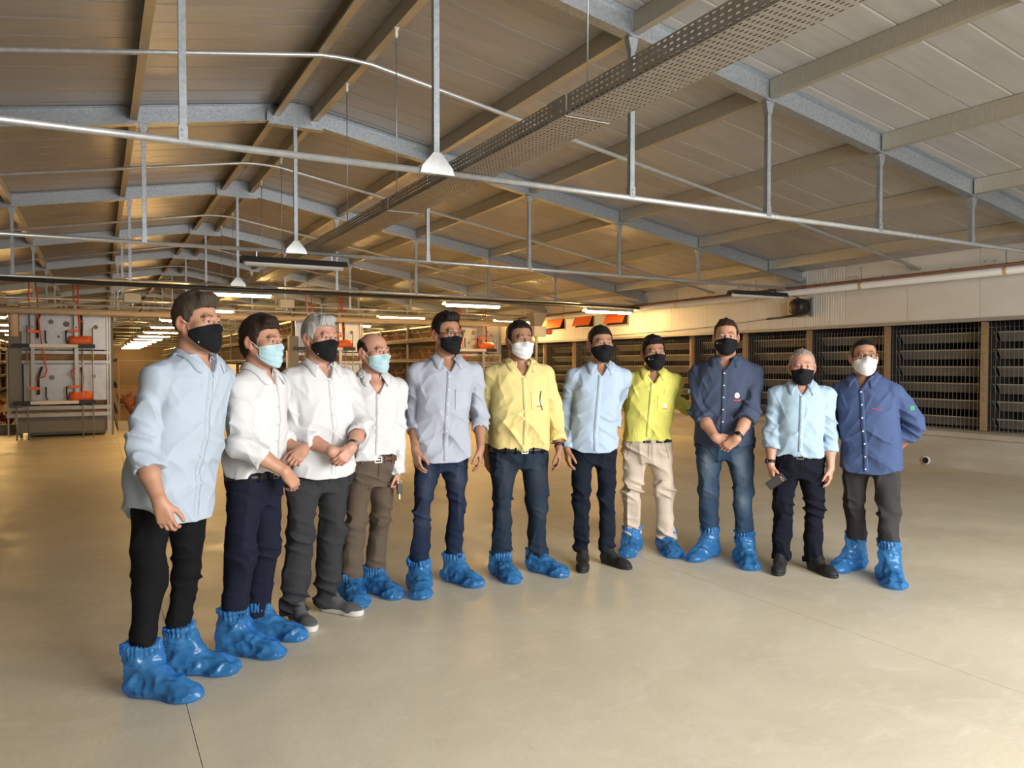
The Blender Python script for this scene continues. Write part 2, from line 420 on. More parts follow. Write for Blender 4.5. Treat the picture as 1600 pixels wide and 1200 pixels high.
# left wall, far gable, gate gable
wall_left = MB().box(LX - .1, LX, GABLE_Y, YEND, 0, 3.16).build('wall_left', m_wallp); struct(wall_left, 'white panel wall on the side behind the cages', 'wall')
def gable(name, y0, y1, hole, m, lab):
    b = MB(); L_, R_ = LX - .1, WX + 1.1
    zl, zr, zc = roof_z(LX) + .2, roof_z(WX) + .2, RIDGE_Z + .22
    if hole is None:
        b.prism([(L_, 0), (R_, 0), (R_, zr), (RX, zc), (L_, zl)], 1, y0, y1)
    else:
        x0, x1, z1 = hole
        b.prism([(L_, 0), (x0, 0), (x0, z1), (x0, zc - SLOPE * abs(x0 - RX)), (L_, zl)], 1, y0, y1)
        b.prism([(x1, 0), (R_, 0), (R_, zr), (x1, zc - SLOPE * (x1 - RX))], 1, y0, y1)
        b.prism([(x0, z1), (x1, z1), (x1, zc - SLOPE * (x1 - RX)), (RX, zc), (x0, zc - SLOPE * abs(x0 - RX))], 1, y0, y1)
    o = b.build(name, m); struct(o, lab, 'wall'); return o
gable('wall_far', YEND - .1, YEND, None, mat('dark_far_wall', (.16, .12, .08), .8), 'far gable wall at the end of the cage aisles')  # far gable in one even dark brown
gable('wall_gate', GABLE_Y - .1, GABLE_Y, (GATE_X0, GATE_X1, GATE_Z), m_wallp, 'gable wall with the open gate behind the photographer')

# orange ventilation flaps high on the panel wall
m_orange = mat('orange_flap', (0.85, 0.16, 0.03), 0.4)
for i, (yc, lab) in enumerate(((14.95, 'orange ventilation flap in the panel wall, beside the lit tube lamp'), (16.35, 'orange ventilation flap in the panel wall, middle one of the three'), (17.7, 'orange ventilation flap in the panel wall, beside the feed hopper'))):
    u = empty('ventilation_flap', (WX, yc, 2.60)); tag(u, lab, 'vent flap', 'orange ventilation flaps')
    b = MB()
    for a in (-1, 1): b.box(-.012, .02, a * .43 - .02, a * .43 + .02, -.16, .16); b.box(-.012, .02, -.45, .45, a * .16 - .02, a * .16 + .02)
    b.build('frame', mat('grey_flashing', (0.33, 0.31, 0.28), 0.5, 0.3), u)
    MB().box(-.003, .003, -.41, .41, -.14, .14).build('recess', m_dark, u)  # flat dark sheet in place of the shade behind the flap
    MB().prism([(-.008, .135), (-.02, .135), (-.13, -.10), (-.118, -.105)], 1, -.36, .40).build('flap', m_orange, u)

# pipes along the wall top
m_rust = mat('rust_brown_pipe', (0.20, 0.075, 0.035), 0.5, 0.2, var=(20, .7, (.12, .05, .03)))
p = MB().tube([(WX - .40, GABLE_Y + .1, 2.815), (WX - .40, YEND - 1, 2.815)], .021, 8).build('steel_pipe', m_rust, None, True)
tag(p, 'thin rust brown steel pipe hung along the eave', 'pipe')
p = empty('water_pipe', (WX - .26, 0, 2.75)); tag(p, 'white plastic pipe hung along the eave below the brown one', 'pipe')
MB().tube([(0, GABLE_Y + .1, 0), (0, YEND - 1, 0)], .052, 12).build('pipe_run', m_white, p, True)
for y in np.arange(1.5, 40, 2.2):
    MB().lathe([(.060, -.02), (.060, .02)], (0, y, 0), 12, 'Y').build('pipe_clamp', mat('brass_yellow_clamp', (.62, .48, .22), .5), p)
    MB().bar((0, y, .05), (-.02, y, .30), .02, .006).build('strap', m_galv, p)

# winch motor on the wall
q = pray(1244, 481); q = _C + q * ((WX - .08) / q[0])
u = empty('winch_motor', (WX, q[1], q[2])); tag(u, 'round black fan motor mounted on the white panel wall', 'motor')
MB().box(-.04, 0, -.30, .02, -.17, .17).build('mounting_plate', m_galv, u)
MB().lathe([(.05, -.30), (.13, -.28), (.15, -.24), (.15, -.10), (.13, -.04), (.06, -.03)], (0, -.14, 0), 20, 'X').build('housing', m_black, u, True)
MB().tube([(-.1, -.1, -.13), (-.1, .25, -.15), (-.04, .7, -.16)], .018, 8).build('hose', m_black, u, True)
MB().tube([(-.03, .7, -.16), (-.02, 2.2, -.24), (-.02, 3.4, -.27), (-.015, 6.0, -.30)], .008, 6).build('cable', mat('grey_cable', (.30, .27, .22), .6), u, True)
MB().tube([(-.1, -.1, .14), (-.15, -.04, .20), (-.3, .05, .22), (-.55, 0, .25), (-.75, .0, .30)], .009, 6).build('supply_cable', m_black, u, True)

# ------------------------------------------------------------------ perforated cable tray on the tie rods
m_tray = mat('zinc_tray', (0.40, 0.37, 0.33), 0.5, 0.45, var=(12, .6, (.31, .28, .24)))
def tray_section(L, fine):
    """U-shaped tray along +y, slots cut as real holes when fine"""
    prof = [(0, .115), (0, 0), (.29, 0), (.29, .115)]    # unfolded across
    V = []; Fq = []
    def strip(a, b, nw):
        (x0, z0), (x1, z1) = a, b
        ln = math.hypot(x1 - x0, z1 - z0)
        rows = [0.0]; cut = []
        pit = ln / nw
        for i in range(nw): rows += [i * pit + pit * .36, i * pit + pit * .64]; cut.append(len(rows) - 2)
        rows.append(ln)
        cols = [0.0]; ccut = []
        if fine:
            cp = .046; nc = int(L / cp)
            for i in range(nc): cols += [i * cp + .012, i * cp + .034]; ccut.append(len(cols) - 2)
        cols.append(L)
        base = len(V)
        for r in rows:
            t = r / ln
            for c in cols: V.append((x0 + (x1 - x0) * t, c, z0 + (z1 - z0) * t))
        m = len(cols); cs = set(ccut); rs = set(cut)
        for i in range(len(rows) - 1):
            for j in range(m - 1):
                if fine and i in rs and j in cs: continue
                Fq.append((base + i * m + j, base + i * m + j + 1, base + (i + 1) * m + j + 1, base + (i + 1) * m + j))
    strip(prof[0], prof[1], 4); strip(prof[1], prof[2], 11); strip(prof[2], prof[3], 4)
    me = mesh_np('tray_section', np.array(V), np.array(Fq), False); me.materials.append(m_tray); return me
ts_f = tray_section(2.98, True); ts_c = tray_section(2.98, False)
tray = empty('cable_tray', (2.32, 0, TIE_Z + .026)); tag(tray, 'long perforated steel cable tray lying on the tie rods', 'cable tray')
coup = MB().box(-.004, .0, 0, .20, .0, .118).box(.29, .294, 0, .20, .0, .118).box(-.004, .294, 0, .004, -.006, 0)
for yy in (.05, .15):
    for zz in (.035, .09): coup.lathe([(.009, -.014), (.009, -.002)], (0, yy, zz), 6, 'X')
coup = coup.mesh('coupler'); coup.materials.append(m_tray)
for i in range(14):
    y = .68 + i * 3.0
    inst('tray_section', ts_f if i < 5 else ts_c, tray, (0, y, 0)); inst('coupler', coup, tray, (0, y - .01, 0))
m_cab = mat('slot_darkening_cable', (.03, .03, .03), .5)  # unseen cables, added so that the tray slots look dark
for i, (cx_, r_) in enumerate(((.03, .016), (.07, .02), (.115, .018), (.155, .022), (.20, .017), (.245, .02))):
    cb_ = MB().tube([(2.32 + cx_ + .008 * math.sin(.9 * t + i), t, TIE_Z + .030 + r_) for t in np.arange(.7, 42.5, 1.0)], r_, 6).build('slot_darkening_cable', m_cab, None, True)
    tag(cb_, 'unseen black cable added in the perforated tray to darken its slots', 'cable', 'cables added in the tray')
for i, y in enumerate((3.48, 6.48, 8.0, 11.3, 12.8, 15.8, 17.4, 20.4)):
    u = empty('tray_wire', (2.335, y, TIE_Z + .14)); tag(u, 'thin steel suspension wire from ridge purlin to cable tray', 'wire', 'suspension wires of the cable tray')
    zt_ = roof_z(2.335) + RAF_H - PUR_H - TIE_Z - .14
    MB().tube([(0, 0, 0), (0, 0, zt_)], .005, 6).build('rod', m_galv, u, True)
    MB().lathe([(.008, zt_ - .09), (.02, zt_ - .06), (.014, zt_ - .03), (.03, zt_)], (0, 0, 0), 8).build('hook', m_white, u, True)

# ------------------------------------------------------------------ tube lamps
m_tube = mat('lit_tube', (1, .9, .7), .4, emit=((1.0, .61, .22), 190.0))
m_tube_off = mat('unlit_tube', (.62, .60, .55), .3)
m_lamp_body = mat('lamp_housing', (.55, .52, .46), .5)
m_lamp_dark = mat('lamp_housing_dark', (.03, .03, .032), .5)
tb = MB().lathe([(.012, -.60), (.036, -.585), (.040, -.56), (.040, .56), (.036, .585), (.012, .60)], (0, 0, -.035), 12, 'X').mesh('tube', True)
hb = MB().prism([(-.105, -.035), (-.10, -.035), (-.06, .006), (.06, .006), (.10, -.035), (.105, -.035), (.06, .035), (-.06, .035)], 0, -.63, .63).mesh('housing')
tb_on = tb; tb_on.materials.append(m_tube)
tb_off = tb.copy(); tb_off.materials.clear(); tb_off.materials.append(m_tube_off)
hb_on = hb; hb_on.materials.append(m_lamp_body)
hb_off = hb.copy(); hb_off.materials.clear(); hb_off.materials.append(m_lamp_dark)
rodm = MB().bar((0, 0, .03), (0, 0, .105), .012, .012, (0, 1, 0)).mesh('clip'); rodm.materials.append(m_galv)
def lamp(x, y, on, lab, grp=None):
    z = TIE_Z - .05 * abs(x - RX) / 8.8 - .024 - .10
    u = empty('tube_lamp', (x, y, z)); tag(u, lab, 'lamp', grp)
    inst('tube', tb_on if on else tb_off, u); inst('housing', hb_on if on else hb_off, u)
    for dx in (-.45, .45): inst('clip', rodm, u, (dx, 0, 0))
    return u
lamp(2.12, 9.5, False, 'unlit tube lamp with dark housing under the tie rod beside the cable tray')
lamp(9.85, 9.5, False, 'unlit tube lamp with dark housing beside the black fan motor')
lamp(2.08, 13.9, True, 'lit warm tube lamp under the conduit, above the man in light blue untucked shirt')
lamp(6.60, 13.9, True, 'lit warm tube lamp under the conduit, above the man in grey shirt')
lamp(9.90, 13.9, True, 'lit warm tube lamp beside the orange ventilation flaps')
for k in range(11):
    y = 18.3 + k * 4.4
    for x, al in ((2.10, 'the wide middle aisle'), (6.72, 'the aisle between two cage rows'), (9.95, 'the aisle along the louvred wall'), (-2.6, 'the aisle behind the cream drop pipe')):
        if x < 0 and k < 1: continue
        if y > YEND - 1: continue
        lamp(x, y, True, 'lit warm tube lamp hanging over ' + al, 'lit tube lamps over ' + al)

# dark conduits and a fat feed pipe across the hall
c = MB().tube([(-6.0, 13.72, 2.80), (10.6, 13.72, 2.755)], .034, 8).build('conduit', mat('dark_conduit', (.05, .05, .045), .4, .3), None, True); tag(c, 'dark conduit running across the hall under the tie rod', 'conduit')
c = MB().tube([(-6.2, 17.7, 2.56), (9.9, 17.7, 2.56)], .065, 12).build('feed_pipe', mat('cream_pvc', (.62, .50, .36), .4), None, True); tag(c, 'thick cream feed pipe crossing above the cage fronts', 'pipe')
c = MB().tube([(-6.2, 17.2, 2.66), (9.9, 17.2, 2.66)], .018, 8).build('rail_pipe', m_pipe, None, True); tag(c, 'thin bright steel rail crossing in front of the feed pipe', 'pipe')
# ================================================================== implicit surfaces (bodies, clothes, hens)
def _v(p): return np.asarray(p, dtype=np.float32)
_lat = rng.random((32, 32, 32)).astype(np.float32)
def noise3(x, y, z):
    """smooth value noise 0..1 on flat arrays"""
    xi = np.floor(x).astype(np.int32); yi = np.floor(y).astype(np.int32); zi = np.floor(z).astype(np.int32)
    fx, fy, fz = x - xi, y - yi, z - zi
    fx = fx * fx * (3 - 2 * fx); fy = fy * fy * (3 - 2 * fy); fz = fz * fz * (3 - 2 * fz)
    x0, x1 = xi & 31, (xi + 1) & 31; y0, y1 = yi & 31, (yi + 1) & 31; z0, z1 = zi & 31, (zi + 1) & 31
    a = _lat[x0, y0, z0] * (1 - fx) + _lat[x1, y0, z0] * fx
    b = _lat[x0, y1, z0] * (1 - fx) + _lat[x1, y1, z0] * fx
    c = _lat[x0, y0, z1] * (1 - fx) + _lat[x1, y0, z1] * fx
    d = _lat[x0, y1, z1] * (1 - fx) + _lat[x1, y1, z1] * fx
    return (a * (1 - fy) + b * fy) * (1 - fz) + (c * (1 - fy) + d * fy) * fz
def ridged(x, y, z): return 1 - np.abs(2 * noise3(x, y, z) - 1)

class Field:
    """signed distance samples on a grid; primitives touch only their own box"""
    def __init__(s, lo, hi, h):
        s.lo = _v(lo); s.h = float(h); s.n = np.ceil((_v(hi) - s.lo) / h).astype(int) + 1
        s.d = np.full(tuple(s.n), 0.2, dtype=np.float32)
        s.ax = [(s.lo[i] + s.h * np.arange(s.n[i])).astype(np.float32) for i in range(3)]
    def box(s, lo, hi):
        a = np.clip(np.floor((_v(lo) - s.lo) / s.h).astype(int), 0, s.n); b = np.clip(np.ceil((_v(hi) - s.lo) / s.h).astype(int) + 1, 0, s.n)
        if np.any(b <= a): return None
        sl = tuple(slice(a[i], b[i]) for i in range(3))
        X = s.ax[0][sl[0]][:, None, None]; Y = s.ax[1][sl[1]][None, :, None]; Z = s.ax[2][sl[2]][None, None, :]
        return sl, X, Y, Z
    def add(s, sl, p, k):
        a = s.d[sl]
        if k <= 0: s.d[sl] = np.minimum(a, p); return
        h = np.clip(.5 + .5 * (a - p) / k, 0, 1); s.d[sl] = a * (1 - h) + p * h - k * h * (1 - h)
    def cut(s, sl, p, k):
        a = s.d[sl]; q = -p
        if k <= 0: s.d[sl] = np.maximum(a, q); return
        h = np.clip(.5 - .5 * (a - q) / k, 0, 1); s.d[sl] = a * (1 - h) + q * h + k * h * (1 - h)
    def cone(s, a, b, ra, rb, k=.0, op='add', sq=None):
        """capsule from a to b with radii ra, rb; sq=(axis vector, factor) squashes across that axis"""
        a, b = _v(a), _v(b); m = max(ra, rb) * (sq[1] if sq and sq[1] > 1 else 1) + k + 3 * s.h
        g = s.box(np.minimum(a, b) - m, np.maximum(a, b) + m)
        if g is None: return s
        sl, X, Y, Z = g; ab = b - a; L2 = float(ab @ ab) + 1e-12
        px, py, pz = X - a[0], Y - a[1], Z - a[2]
        t = np.clip((px * ab[0] + py * ab[1] + pz * ab[2]) / L2, 0, 1)
        qx, qy, qz = px - t * ab[0], py - t * ab[1], pz - t * ab[2]
        r2 = qx * qx + qy * qy + qz * qz
        if sq:
            e = _v(sq[0]); w = qx * e[0] + qy * e[1] + qz * e[2]; r2 = r2 + w * w * (1 / sq[1] ** 2 - 1)
        p = np.sqrt(np.maximum(r2, 1e-12)) - (ra + (rb - ra) * t)
        (s.add if op == 'add' else s.cut)(sl, p, k); return s
    def ell(s, c, r, k=.0, R=None, op='add'):
        c, r = _v(c), _v(r); m = float(r.max()) + k + 3 * s.h
        if R is None: mm = r + k + 3 * s.h
        else: mm = np.full(3, m)
        g = s.box(c - mm, c + mm)
        if g is None: return s
        sl, X, Y, Z = g; px, py, pz = X - c[0], Y - c[1], Z - c[2]
        if R is not None:
            R = np.asarray(R, dtype=np.float32)
            px, py, pz = (R[0, 0] * px + R[0, 1] * py + R[0, 2] * pz, R[1, 0] * px + R[1, 1] * py + R[1, 2] * pz, R[2, 0] * px + R[2, 1] * py + R[2, 2] * pz)
        k0 = np.sqrt((px / r[0]) ** 2 + (py / r[1]) ** 2 + (pz / r[2]) ** 2)
        k1 = np.sqrt((px / r[0] ** 2) ** 2 + (py / r[1] ** 2) ** 2 + (pz / r[2] ** 2) ** 2) + 1e-6
        (s.add if op == 'add' else s.cut)(sl, k0 * (k0 - 1) / k1, k); return s
    def loft(s, zs, a, b, cx, cy, k=.0, grow=0.0, e=2.3):
        """upright stack of superellipses: half width a, half depth b, centre cx, cy at heights zs"""
        zs = _v(zs); m = .05 + k
        g = s.box((min(np.subtract(cx, a)) - m - grow, min(np.subtract(cy, b)) - m - grow, zs[0] - m), (max(np.add(cx, a)) + m + grow, max(np.add(cy, b)) + m + grow, zs[-1] + m))
        if g is None: return s
        sl, X, Y, Z = g; z = np.clip(Z.ravel(), zs[0], zs[-1])
        A, B, CX, CY = (np.interp(z, zs, q).astype(np.float32)[None, None, :] for q in (np.add(a, grow), np.add(b, grow), cx, cy))
        x, y = np.abs(X - CX), np.abs(Y - CY)
        k0 = ((x / A) ** e + (y / B) ** e) ** (1 / e)
        rr = np.sqrt(x * x + y * y) + 1e-6
        p = rr * (k0 - 1) / np.maximum(k0, .05) * np.minimum(1, .35 + .65 * np.minimum(A, B) / np.maximum(A, B) + .2)
        p = np.maximum(p, np.maximum(zs[0] - Z, Z - zs[-1]))
        s.add(sl, p, k); return s
    def disp(s, fn, band=.03):
        """add fn(x,y,z) to the samples near the surface"""
        i = np.nonzero(np.abs(s.d) < band)
        s.d[i] += fn(s.ax[0][i[0]], s.ax[1][i[1]], s.ax[2][i[2]]).astype(np.float32); return s
    def clip(s, fn):
        """intersect with fn(X,Y,Z) <= 0"""
        X, Y, Z = s.ax[0][:, None, None], s.ax[1][None, :, None], s.ax[2][None, None, :]
        s.d = np.maximum(s.d, fn(X, Y, Z).astype(np.float32)); return s
    def surf(s):
        d = s.d; h = s.h
        for i in (0, -1): d[i] = np.maximum(d[i], 1e-3); d[:, i] = np.maximum(d[:, i], 1e-3); d[:, :, i] = np.maximum(d[:, :, i], 1e-3)
        ins = d < 0; u = ins.view(np.uint8)
        c = u[:-1] + u[1:]; c = c[:, :-1] + c[:, 1:]; c = c[:, :, :-1] + c[:, :, 1:]
        act = (c > 0) & (c < 8); idx = np.argwhere(act)
        cid = np.full(act.shape, -1, dtype=np.int32); cid[act] = np.arange(len(idx), dtype=np.int32)
        i, j, k = idx.T
        cor = {(a, b, e): d[i + a, j + b, k + e] for a in (0, 1) for b in (0, 1) for e in (0, 1)}
        acc = np.zeros((len(idx), 3), dtype=np.float32); cnt = np.zeros(len(idx), dtype=np.float32)
        for p in cor:
            for ax in range(3):
                if p[ax]: continue
                q = list(p); q[ax] = 1; q = tuple(q); va, vb = cor[p], cor[q]
                x = (va < 0) != (vb < 0); t = np.where(x, va / np.where(x, va - vb, 1), 0)
                for a2 in range(3): acc[:, a2] += np.where(x, t if a2 == ax else p[a2], 0)
                cnt += x
        V = s.lo + h * (idx + acc / cnt[:, None])
        Q = []
        for ax in range(3):
            sh = [slice(1, -1)] * 3; sh[ax] = slice(None, -1); sh2 = list(sh); sh2[ax] = slice(1, None)
            A, B = ins[tuple(sh)], ins[tuple(sh2)]
            e = np.argwhere(A != B)
            if not len(e): continue
            off = np.ones(3, int); off[ax] = 0; e = e + off
            flip = ~ins[e[:, 0], e[:, 1], e[:, 2]]
            o1, o2 = (ax + 1) % 3, (ax + 2) % 3
            quad = []
            for d1, d2 in ((-1, -1), (0, -1), (0, 0), (-1, 0)):
                f = e.copy(); f[:, o1] += d1; f[:, o2] += d2; quad.append(cid[f[:, 0], f[:, 1], f[:, 2]])
            quad = np.stack(quad, 1); quad[flip] = quad[flip][:, ::-1]; Q.append(quad)
        return V.astype(np.float32), np.concatenate(Q)
def keep(V, Q, mask):
    """drop the faces that have no vertex in mask"""
    Q = Q[mask[Q].any(1)]; u = np.unique(Q); m = np.full(len(V), -1); m[u] = np.arange(len(u)); return V[u], m[Q]
def join(parts):
    Vs, Qs, n = [], [], 0
    for V, Q in parts: Vs.append(V); Qs.append(Q + n); n += len(V)
    return np.concatenate(Vs), np.concatenate(Qs)
def vcol(me, arr, name='tint'):
    a = me.color_attributes.new(name, 'FLOAT_COLOR', 'POINT')
    c = np.ones((len(me.vertices), 4), dtype=np.float32); c[:, :3] = arr; a.data.foreach_set('color', c.ravel())
# ================================================================== cage rows at the back
CY = 18.2
m_alu = mat('aluminium_profile', (.42, .41, .38), .35, .6)
m_sheet = mat('galvanized_sheet', (.46, .47, .48), .40, .7, bump=(14, .25), var=(7, .8, (.42, .42, .42)))
m_belt = mat('brown_belt', (.34, .21, .10), .7, var=(9, .8, (.20, .11, .05), (1, 6, 6)))
m_red = mat('red_cable', (.62, .07, .03), .45)
m_org = mat('orange_feeder', (.80, .15, .04), .45)
m_cagegrey = mat('grey_cabinet', (.21, .20, .18), .6)
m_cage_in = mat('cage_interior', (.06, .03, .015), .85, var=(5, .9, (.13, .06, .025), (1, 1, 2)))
def PX(u, v, Y=CY):
    d = pray(u, v); p = _C + d * (Y / d[1]); return p
W0, W1 = -1.42, .28
def z_of(v): return PX(100, v)[2]
def x_of(u): return PX(u, 560)[0]
def build_front(lab):
    """end frame of one cage row with its egg-belt drive trolley; local origin at row centre on the floor"""
    xc = (W0 + W1) / 2
    u = empty('cage_row_end', (xc, CY, 0)); tag(u, lab, 'cage end', 'ends of the hen cage rows')
    X = lambda a: x_of(a) - xc
    def bx(n, u0, u1, v0, v1, y0, y1, m, par=u): return MB().box(X(u0), X(u1), y0, y1, z_of(v1), z_of(v0)).build(n, m, par)
    bx('end_plate', 30, 170, 486, 546, .10, .13, m_sheet)
    bx('end_plate', 36, 166, 569, 626, .10, .13, m_sheet)
    stains = mat('rust_stain', (.25, .22, .19), .7)
    for a, b_, r in ((80, 503, .05), (104, 506, .06), (150, 510, .045), (80, 590, .05), (146, 588, .04), (92, 526, .03)):
        MB().lathe([(r, .094), (r * .8, .0935)], (X(a), 0, z_of(b_)), 12, 'Y').build('spot', stains, u)
    for v0, v1 in ((548, 553), (563, 568), (634, 640), (645, 651)): bx('rail', 8 if v0 > 600 else 30, 172, v0, v1, .02, .07, m_alu)
    bx('egg_belt', 34, 168, 553, 562, .10, .26, m_belt); bx('egg_belt', 16, 168, 638, 646, .10, .26, m_belt)
    bx('skirt', 22, 168, 652, 676, .2, .23, m_cagegrey)
    for a in (11, 168, 172): bx('upright', a - 1.3, a + 1.3, 487 if a > 100 else 545, 680, .06, .10, m_alu)
    bx('side_cabinet', 14, 34, 519, 636, -.05, .14, m_cagegrey)
    # drive trolley
    for a in (52, 120):
        bx('trolley_post', a - 3, a + 3, 475, 624, -.16, -.11, m_alu)
        for v in (512, 605): MB().lathe([(.015, -.17), (.015, -.16)], (X(a), 0, z_of(v)), 8, 'Y').build('bolt', m_black, u)
    for v in (541, 628):
        bx('crossbar', 48, 123, v - 2.5, v + 2.5, -.24, -.16, mat('white_bar', (.75, .72, .68), .4))
        bx('crossbar_end', 22, 48, v - 3, v + 3, -.25, -.15, m_black); bx('crossbar_end', 123, 149, v - 3, v + 3, -.25, -.15, m_black)
        b = MB(); c = (X(127), -.1, z_of(v - 8)); b.lathe([(.04, -.22), (.10, -.20), (.115, -.10), (.115, .10), (.10, .20), (.04, .22)], c, 14, 'X'); b.build('feeder_motor', m_org, u, True)
        bx('bracket', 46, 63, v - 24, v - 20, -.2, -.1, m_org); bx('bracket', 108, 125, v - 26, v - 22, -.2, -.1, m_org)
        for a in (104, 72): MB().tube([(X(a), -.15, z_of(v - 24)), (X(a), -.15, z_of(v - 8)), (X(a + 2), -.15, z_of(v - 4))], .014, 6).build('lever', m_black, u, True)
        MB().tube([(X(66), -.1, z_of(v - 55)), (X(60), -.1, z_of(v - 38)), (X(60), -.1, z_of(v - 12))], .022, 6).build('hose', m_black, u, True)
        MB().tube([(X(127), -.1, z_of(v - 54)), (X(129), -.1, z_of(v - 40)), (X(128), -.1, z_of(v - 14))], .022, 6).build('hose', m_black, u, True)
    for a, v0 in ((44, 510), (129, 545), (145, 512), (26, 632)): MB().tube([(X(a), -.2, z_of(v0)), (X(a), -.2, .0)], .012, 6).build('rod', m_galv, u, True)
    for pts in (((48, 445), (47, 468), (49, 490)), ((58, 445), (61, 470), (62, 500), (66, 535), (70, 560), (74, 578), (70, 588), (58, 592)), ((116, 445), (117, 470), (124, 478), (124, 500), (130, 503)), ((124, 445), (123, 480), (125, 520)), ((118, 575), (110, 584), (116, 591))):
        MB().tube([(X(a), -.18, z_of(v)) for a, v in pts], .013, 6).build('red_cable', m_red, u, True)
    return u
def copy_tree(o, par=None):
    c = o.copy(); COL.objects.link(c); c.parent = par
    for ch in list(o.children): copy_tree(ch, c)
    return c
R_OFF = (0.0, 5.47, 9.27)
e0 = build_front('galvanized end of the cage row standing clear beside the empty hall floor')
e1 = copy_tree(e0); e1.location.x += R_OFF[1]; e1['label'] = 'galvanized cage row end behind the white haired and the balding men'
e2 = copy_tree(e0); e2.location.x += R_OFF[2]; e2['label'] = 'galvanized cage row end behind the man in the yellow shirt with white mask'
# drop pipe beside the first row
dp = empty('drop_pipe', (x_of(23), CY - .15, 0)); tag(dp, 'thick cream drop pipe beside the cage row end', 'pipe')
MB().tube([(0, 0, 2.06), (0, 0, 2.40), (0, -.1, 2.52)], .085, 14).build('pipe', MATS['cream_pvc'], dp, True)

ROW_L = 42.0
tier_z = [.42, .98, 1.54, 2.10]
shelf = MB().box(-.78, .78, 0, ROW_L, -.02, .0).mesh('tier_floor'); shelf.materials.append(mat('dark_tier', (.09, .07, .05), .8))
trough = MB().prism([(-.94, .10), (-.92, .02), (-.86, .02), (-.84, .12), (-.85, .12), (-.87, .03), (-.915, .03), (-.93, .10)], 1, 0, ROW_L).mesh('feed_trough'); trough.materials.append(mat('dull_trough', (.11, .09, .06), .6))
postm = MB().bar((0, 0, 0), (0, 0, 2.62), .045, .045, (0, 1, 0)).mesh('post'); postm.materials.append(m_cagegrey)
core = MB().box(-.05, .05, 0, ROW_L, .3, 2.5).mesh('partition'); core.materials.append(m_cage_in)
b = MB()
for y in np.arange(0, 20, .085):
    for s in (-.80, .80): b.bar((s, y, .42), (s, y, 2.55), .006, .006, (0, 1, 0))
for z in tier_z:
    for dz in (.14, .30, .44):
        for s in (-.80, .80): b.bar((s, 0, z + dz), (s, ROW_L, z + dz), .008, .008)
wires = b.mesh('cage_wires'); wires.materials.append(mat('warm_wire', (.16, .12, .08), .5, .4))
row_lab = ('long hen cage row behind the free standing end with orange motors', 'long hen cage row behind the white haired man', 'long hen cage row behind the men in yellow and grey shirts')
ROWX = []
for r, off in enumerate(R_OFF + (-3.83,)):
    x = (W0 + W1) / 2 + off; ROWX.append(x)
    u = empty('cage_row', (x, CY + .35, 0)); tag(u, row_lab[r] if r < 3 else 'long hen cage row next to the far side wall', 'cage row')
    inst('partition', core, u)
    for z in tier_z:
        inst('tier_floor', shelf, u, (0, 0, z)); inst('feed_trough', trough, u, (0, 0, z)); inst('feed_trough', trough, u, (0, ROW_L, z), (0, 0, math.pi))
    w = inst('cage_wires', wires, u); w['kind'] = 'stuff'
    for i in range(18):
        for s in (-.83, .83): inst('post', postm, u, (s, i * 2.4 + .03, 0))
    MB().box(-.8, .8, 0, ROW_L, 2.52, 2.56).build('top_sheet', m_sheet, u); MB().box(-.7, .7, .1, ROW_L, .04, .3).build('plinth', m_cagegrey, u)

# brown hens
f = Field((-.13, -.22, -.02), (.13, .26, .40), .010)
f.ell((0, .02, .19), (.085, .14, .095), 0); f.cone((0, .10, .21), (0, .21, .31), .055, .012, .04); f.cone((0, -.09, .22), (0, -.14, .33), .05, .028, .04); f.ell((0, -.15, .345), (.027, .035, .03), .01)
f.cone((.03, .02, .12), (.03, .0, .0), .016, .009, .01); f.cone((-.03, .02, .12), (-.03, .0, .0), .016, .009, .01)
V, Q = f.surf(); hen_me = mesh_np('hen', V, Q); hen_me.materials.append(mat('brown_feathers', (.24, .075, .026), .85, bump=(60, .6), var=(14, .8, (.12, .034, .012))))
comb = MB().prism([(-.185, .345), (-.175, .375), (-.16, .385), (-.15, .372), (-.14, .392), (-.125, .372), (-.12, .355)], 0, -.005, .005).mesh('comb'); comb.materials.append(mat('red_comb', (.7, .03, .02), .5))
beak = MB().lathe([(.010, -.18), (.001, -.205)], (0, 0, .34), 6, 'Y').mesh('beak'); beak.materials.append(mat('horn_beak', (.7, .5, .2), .5))
for r, lab in ((1, 'brown hen with red comb inside the cage row behind the white haired man'), (2, 'brown hen with red comb inside the cage row behind the men in yellow and grey')):
    for ti in (0, 1, 2, 3):
        for i in range(12):
            y = CY + .75 + i * .62 + random.uniform(-.05, .05); x = ROWX[r] - .62 + random.uniform(-.04, .14)
            h_ = link('hen', hen_me); h_.location = (x, y, tier_z[ti] + .001); h_.rotation_euler = (0, 0, random.choice((-1, -1, 1)) * math.pi / 2 + random.uniform(-.7, .7))
            tag(h_, lab, 'hen', 'brown hens in the cages'); inst('comb', comb, h_); inst('beak', beak, h_)

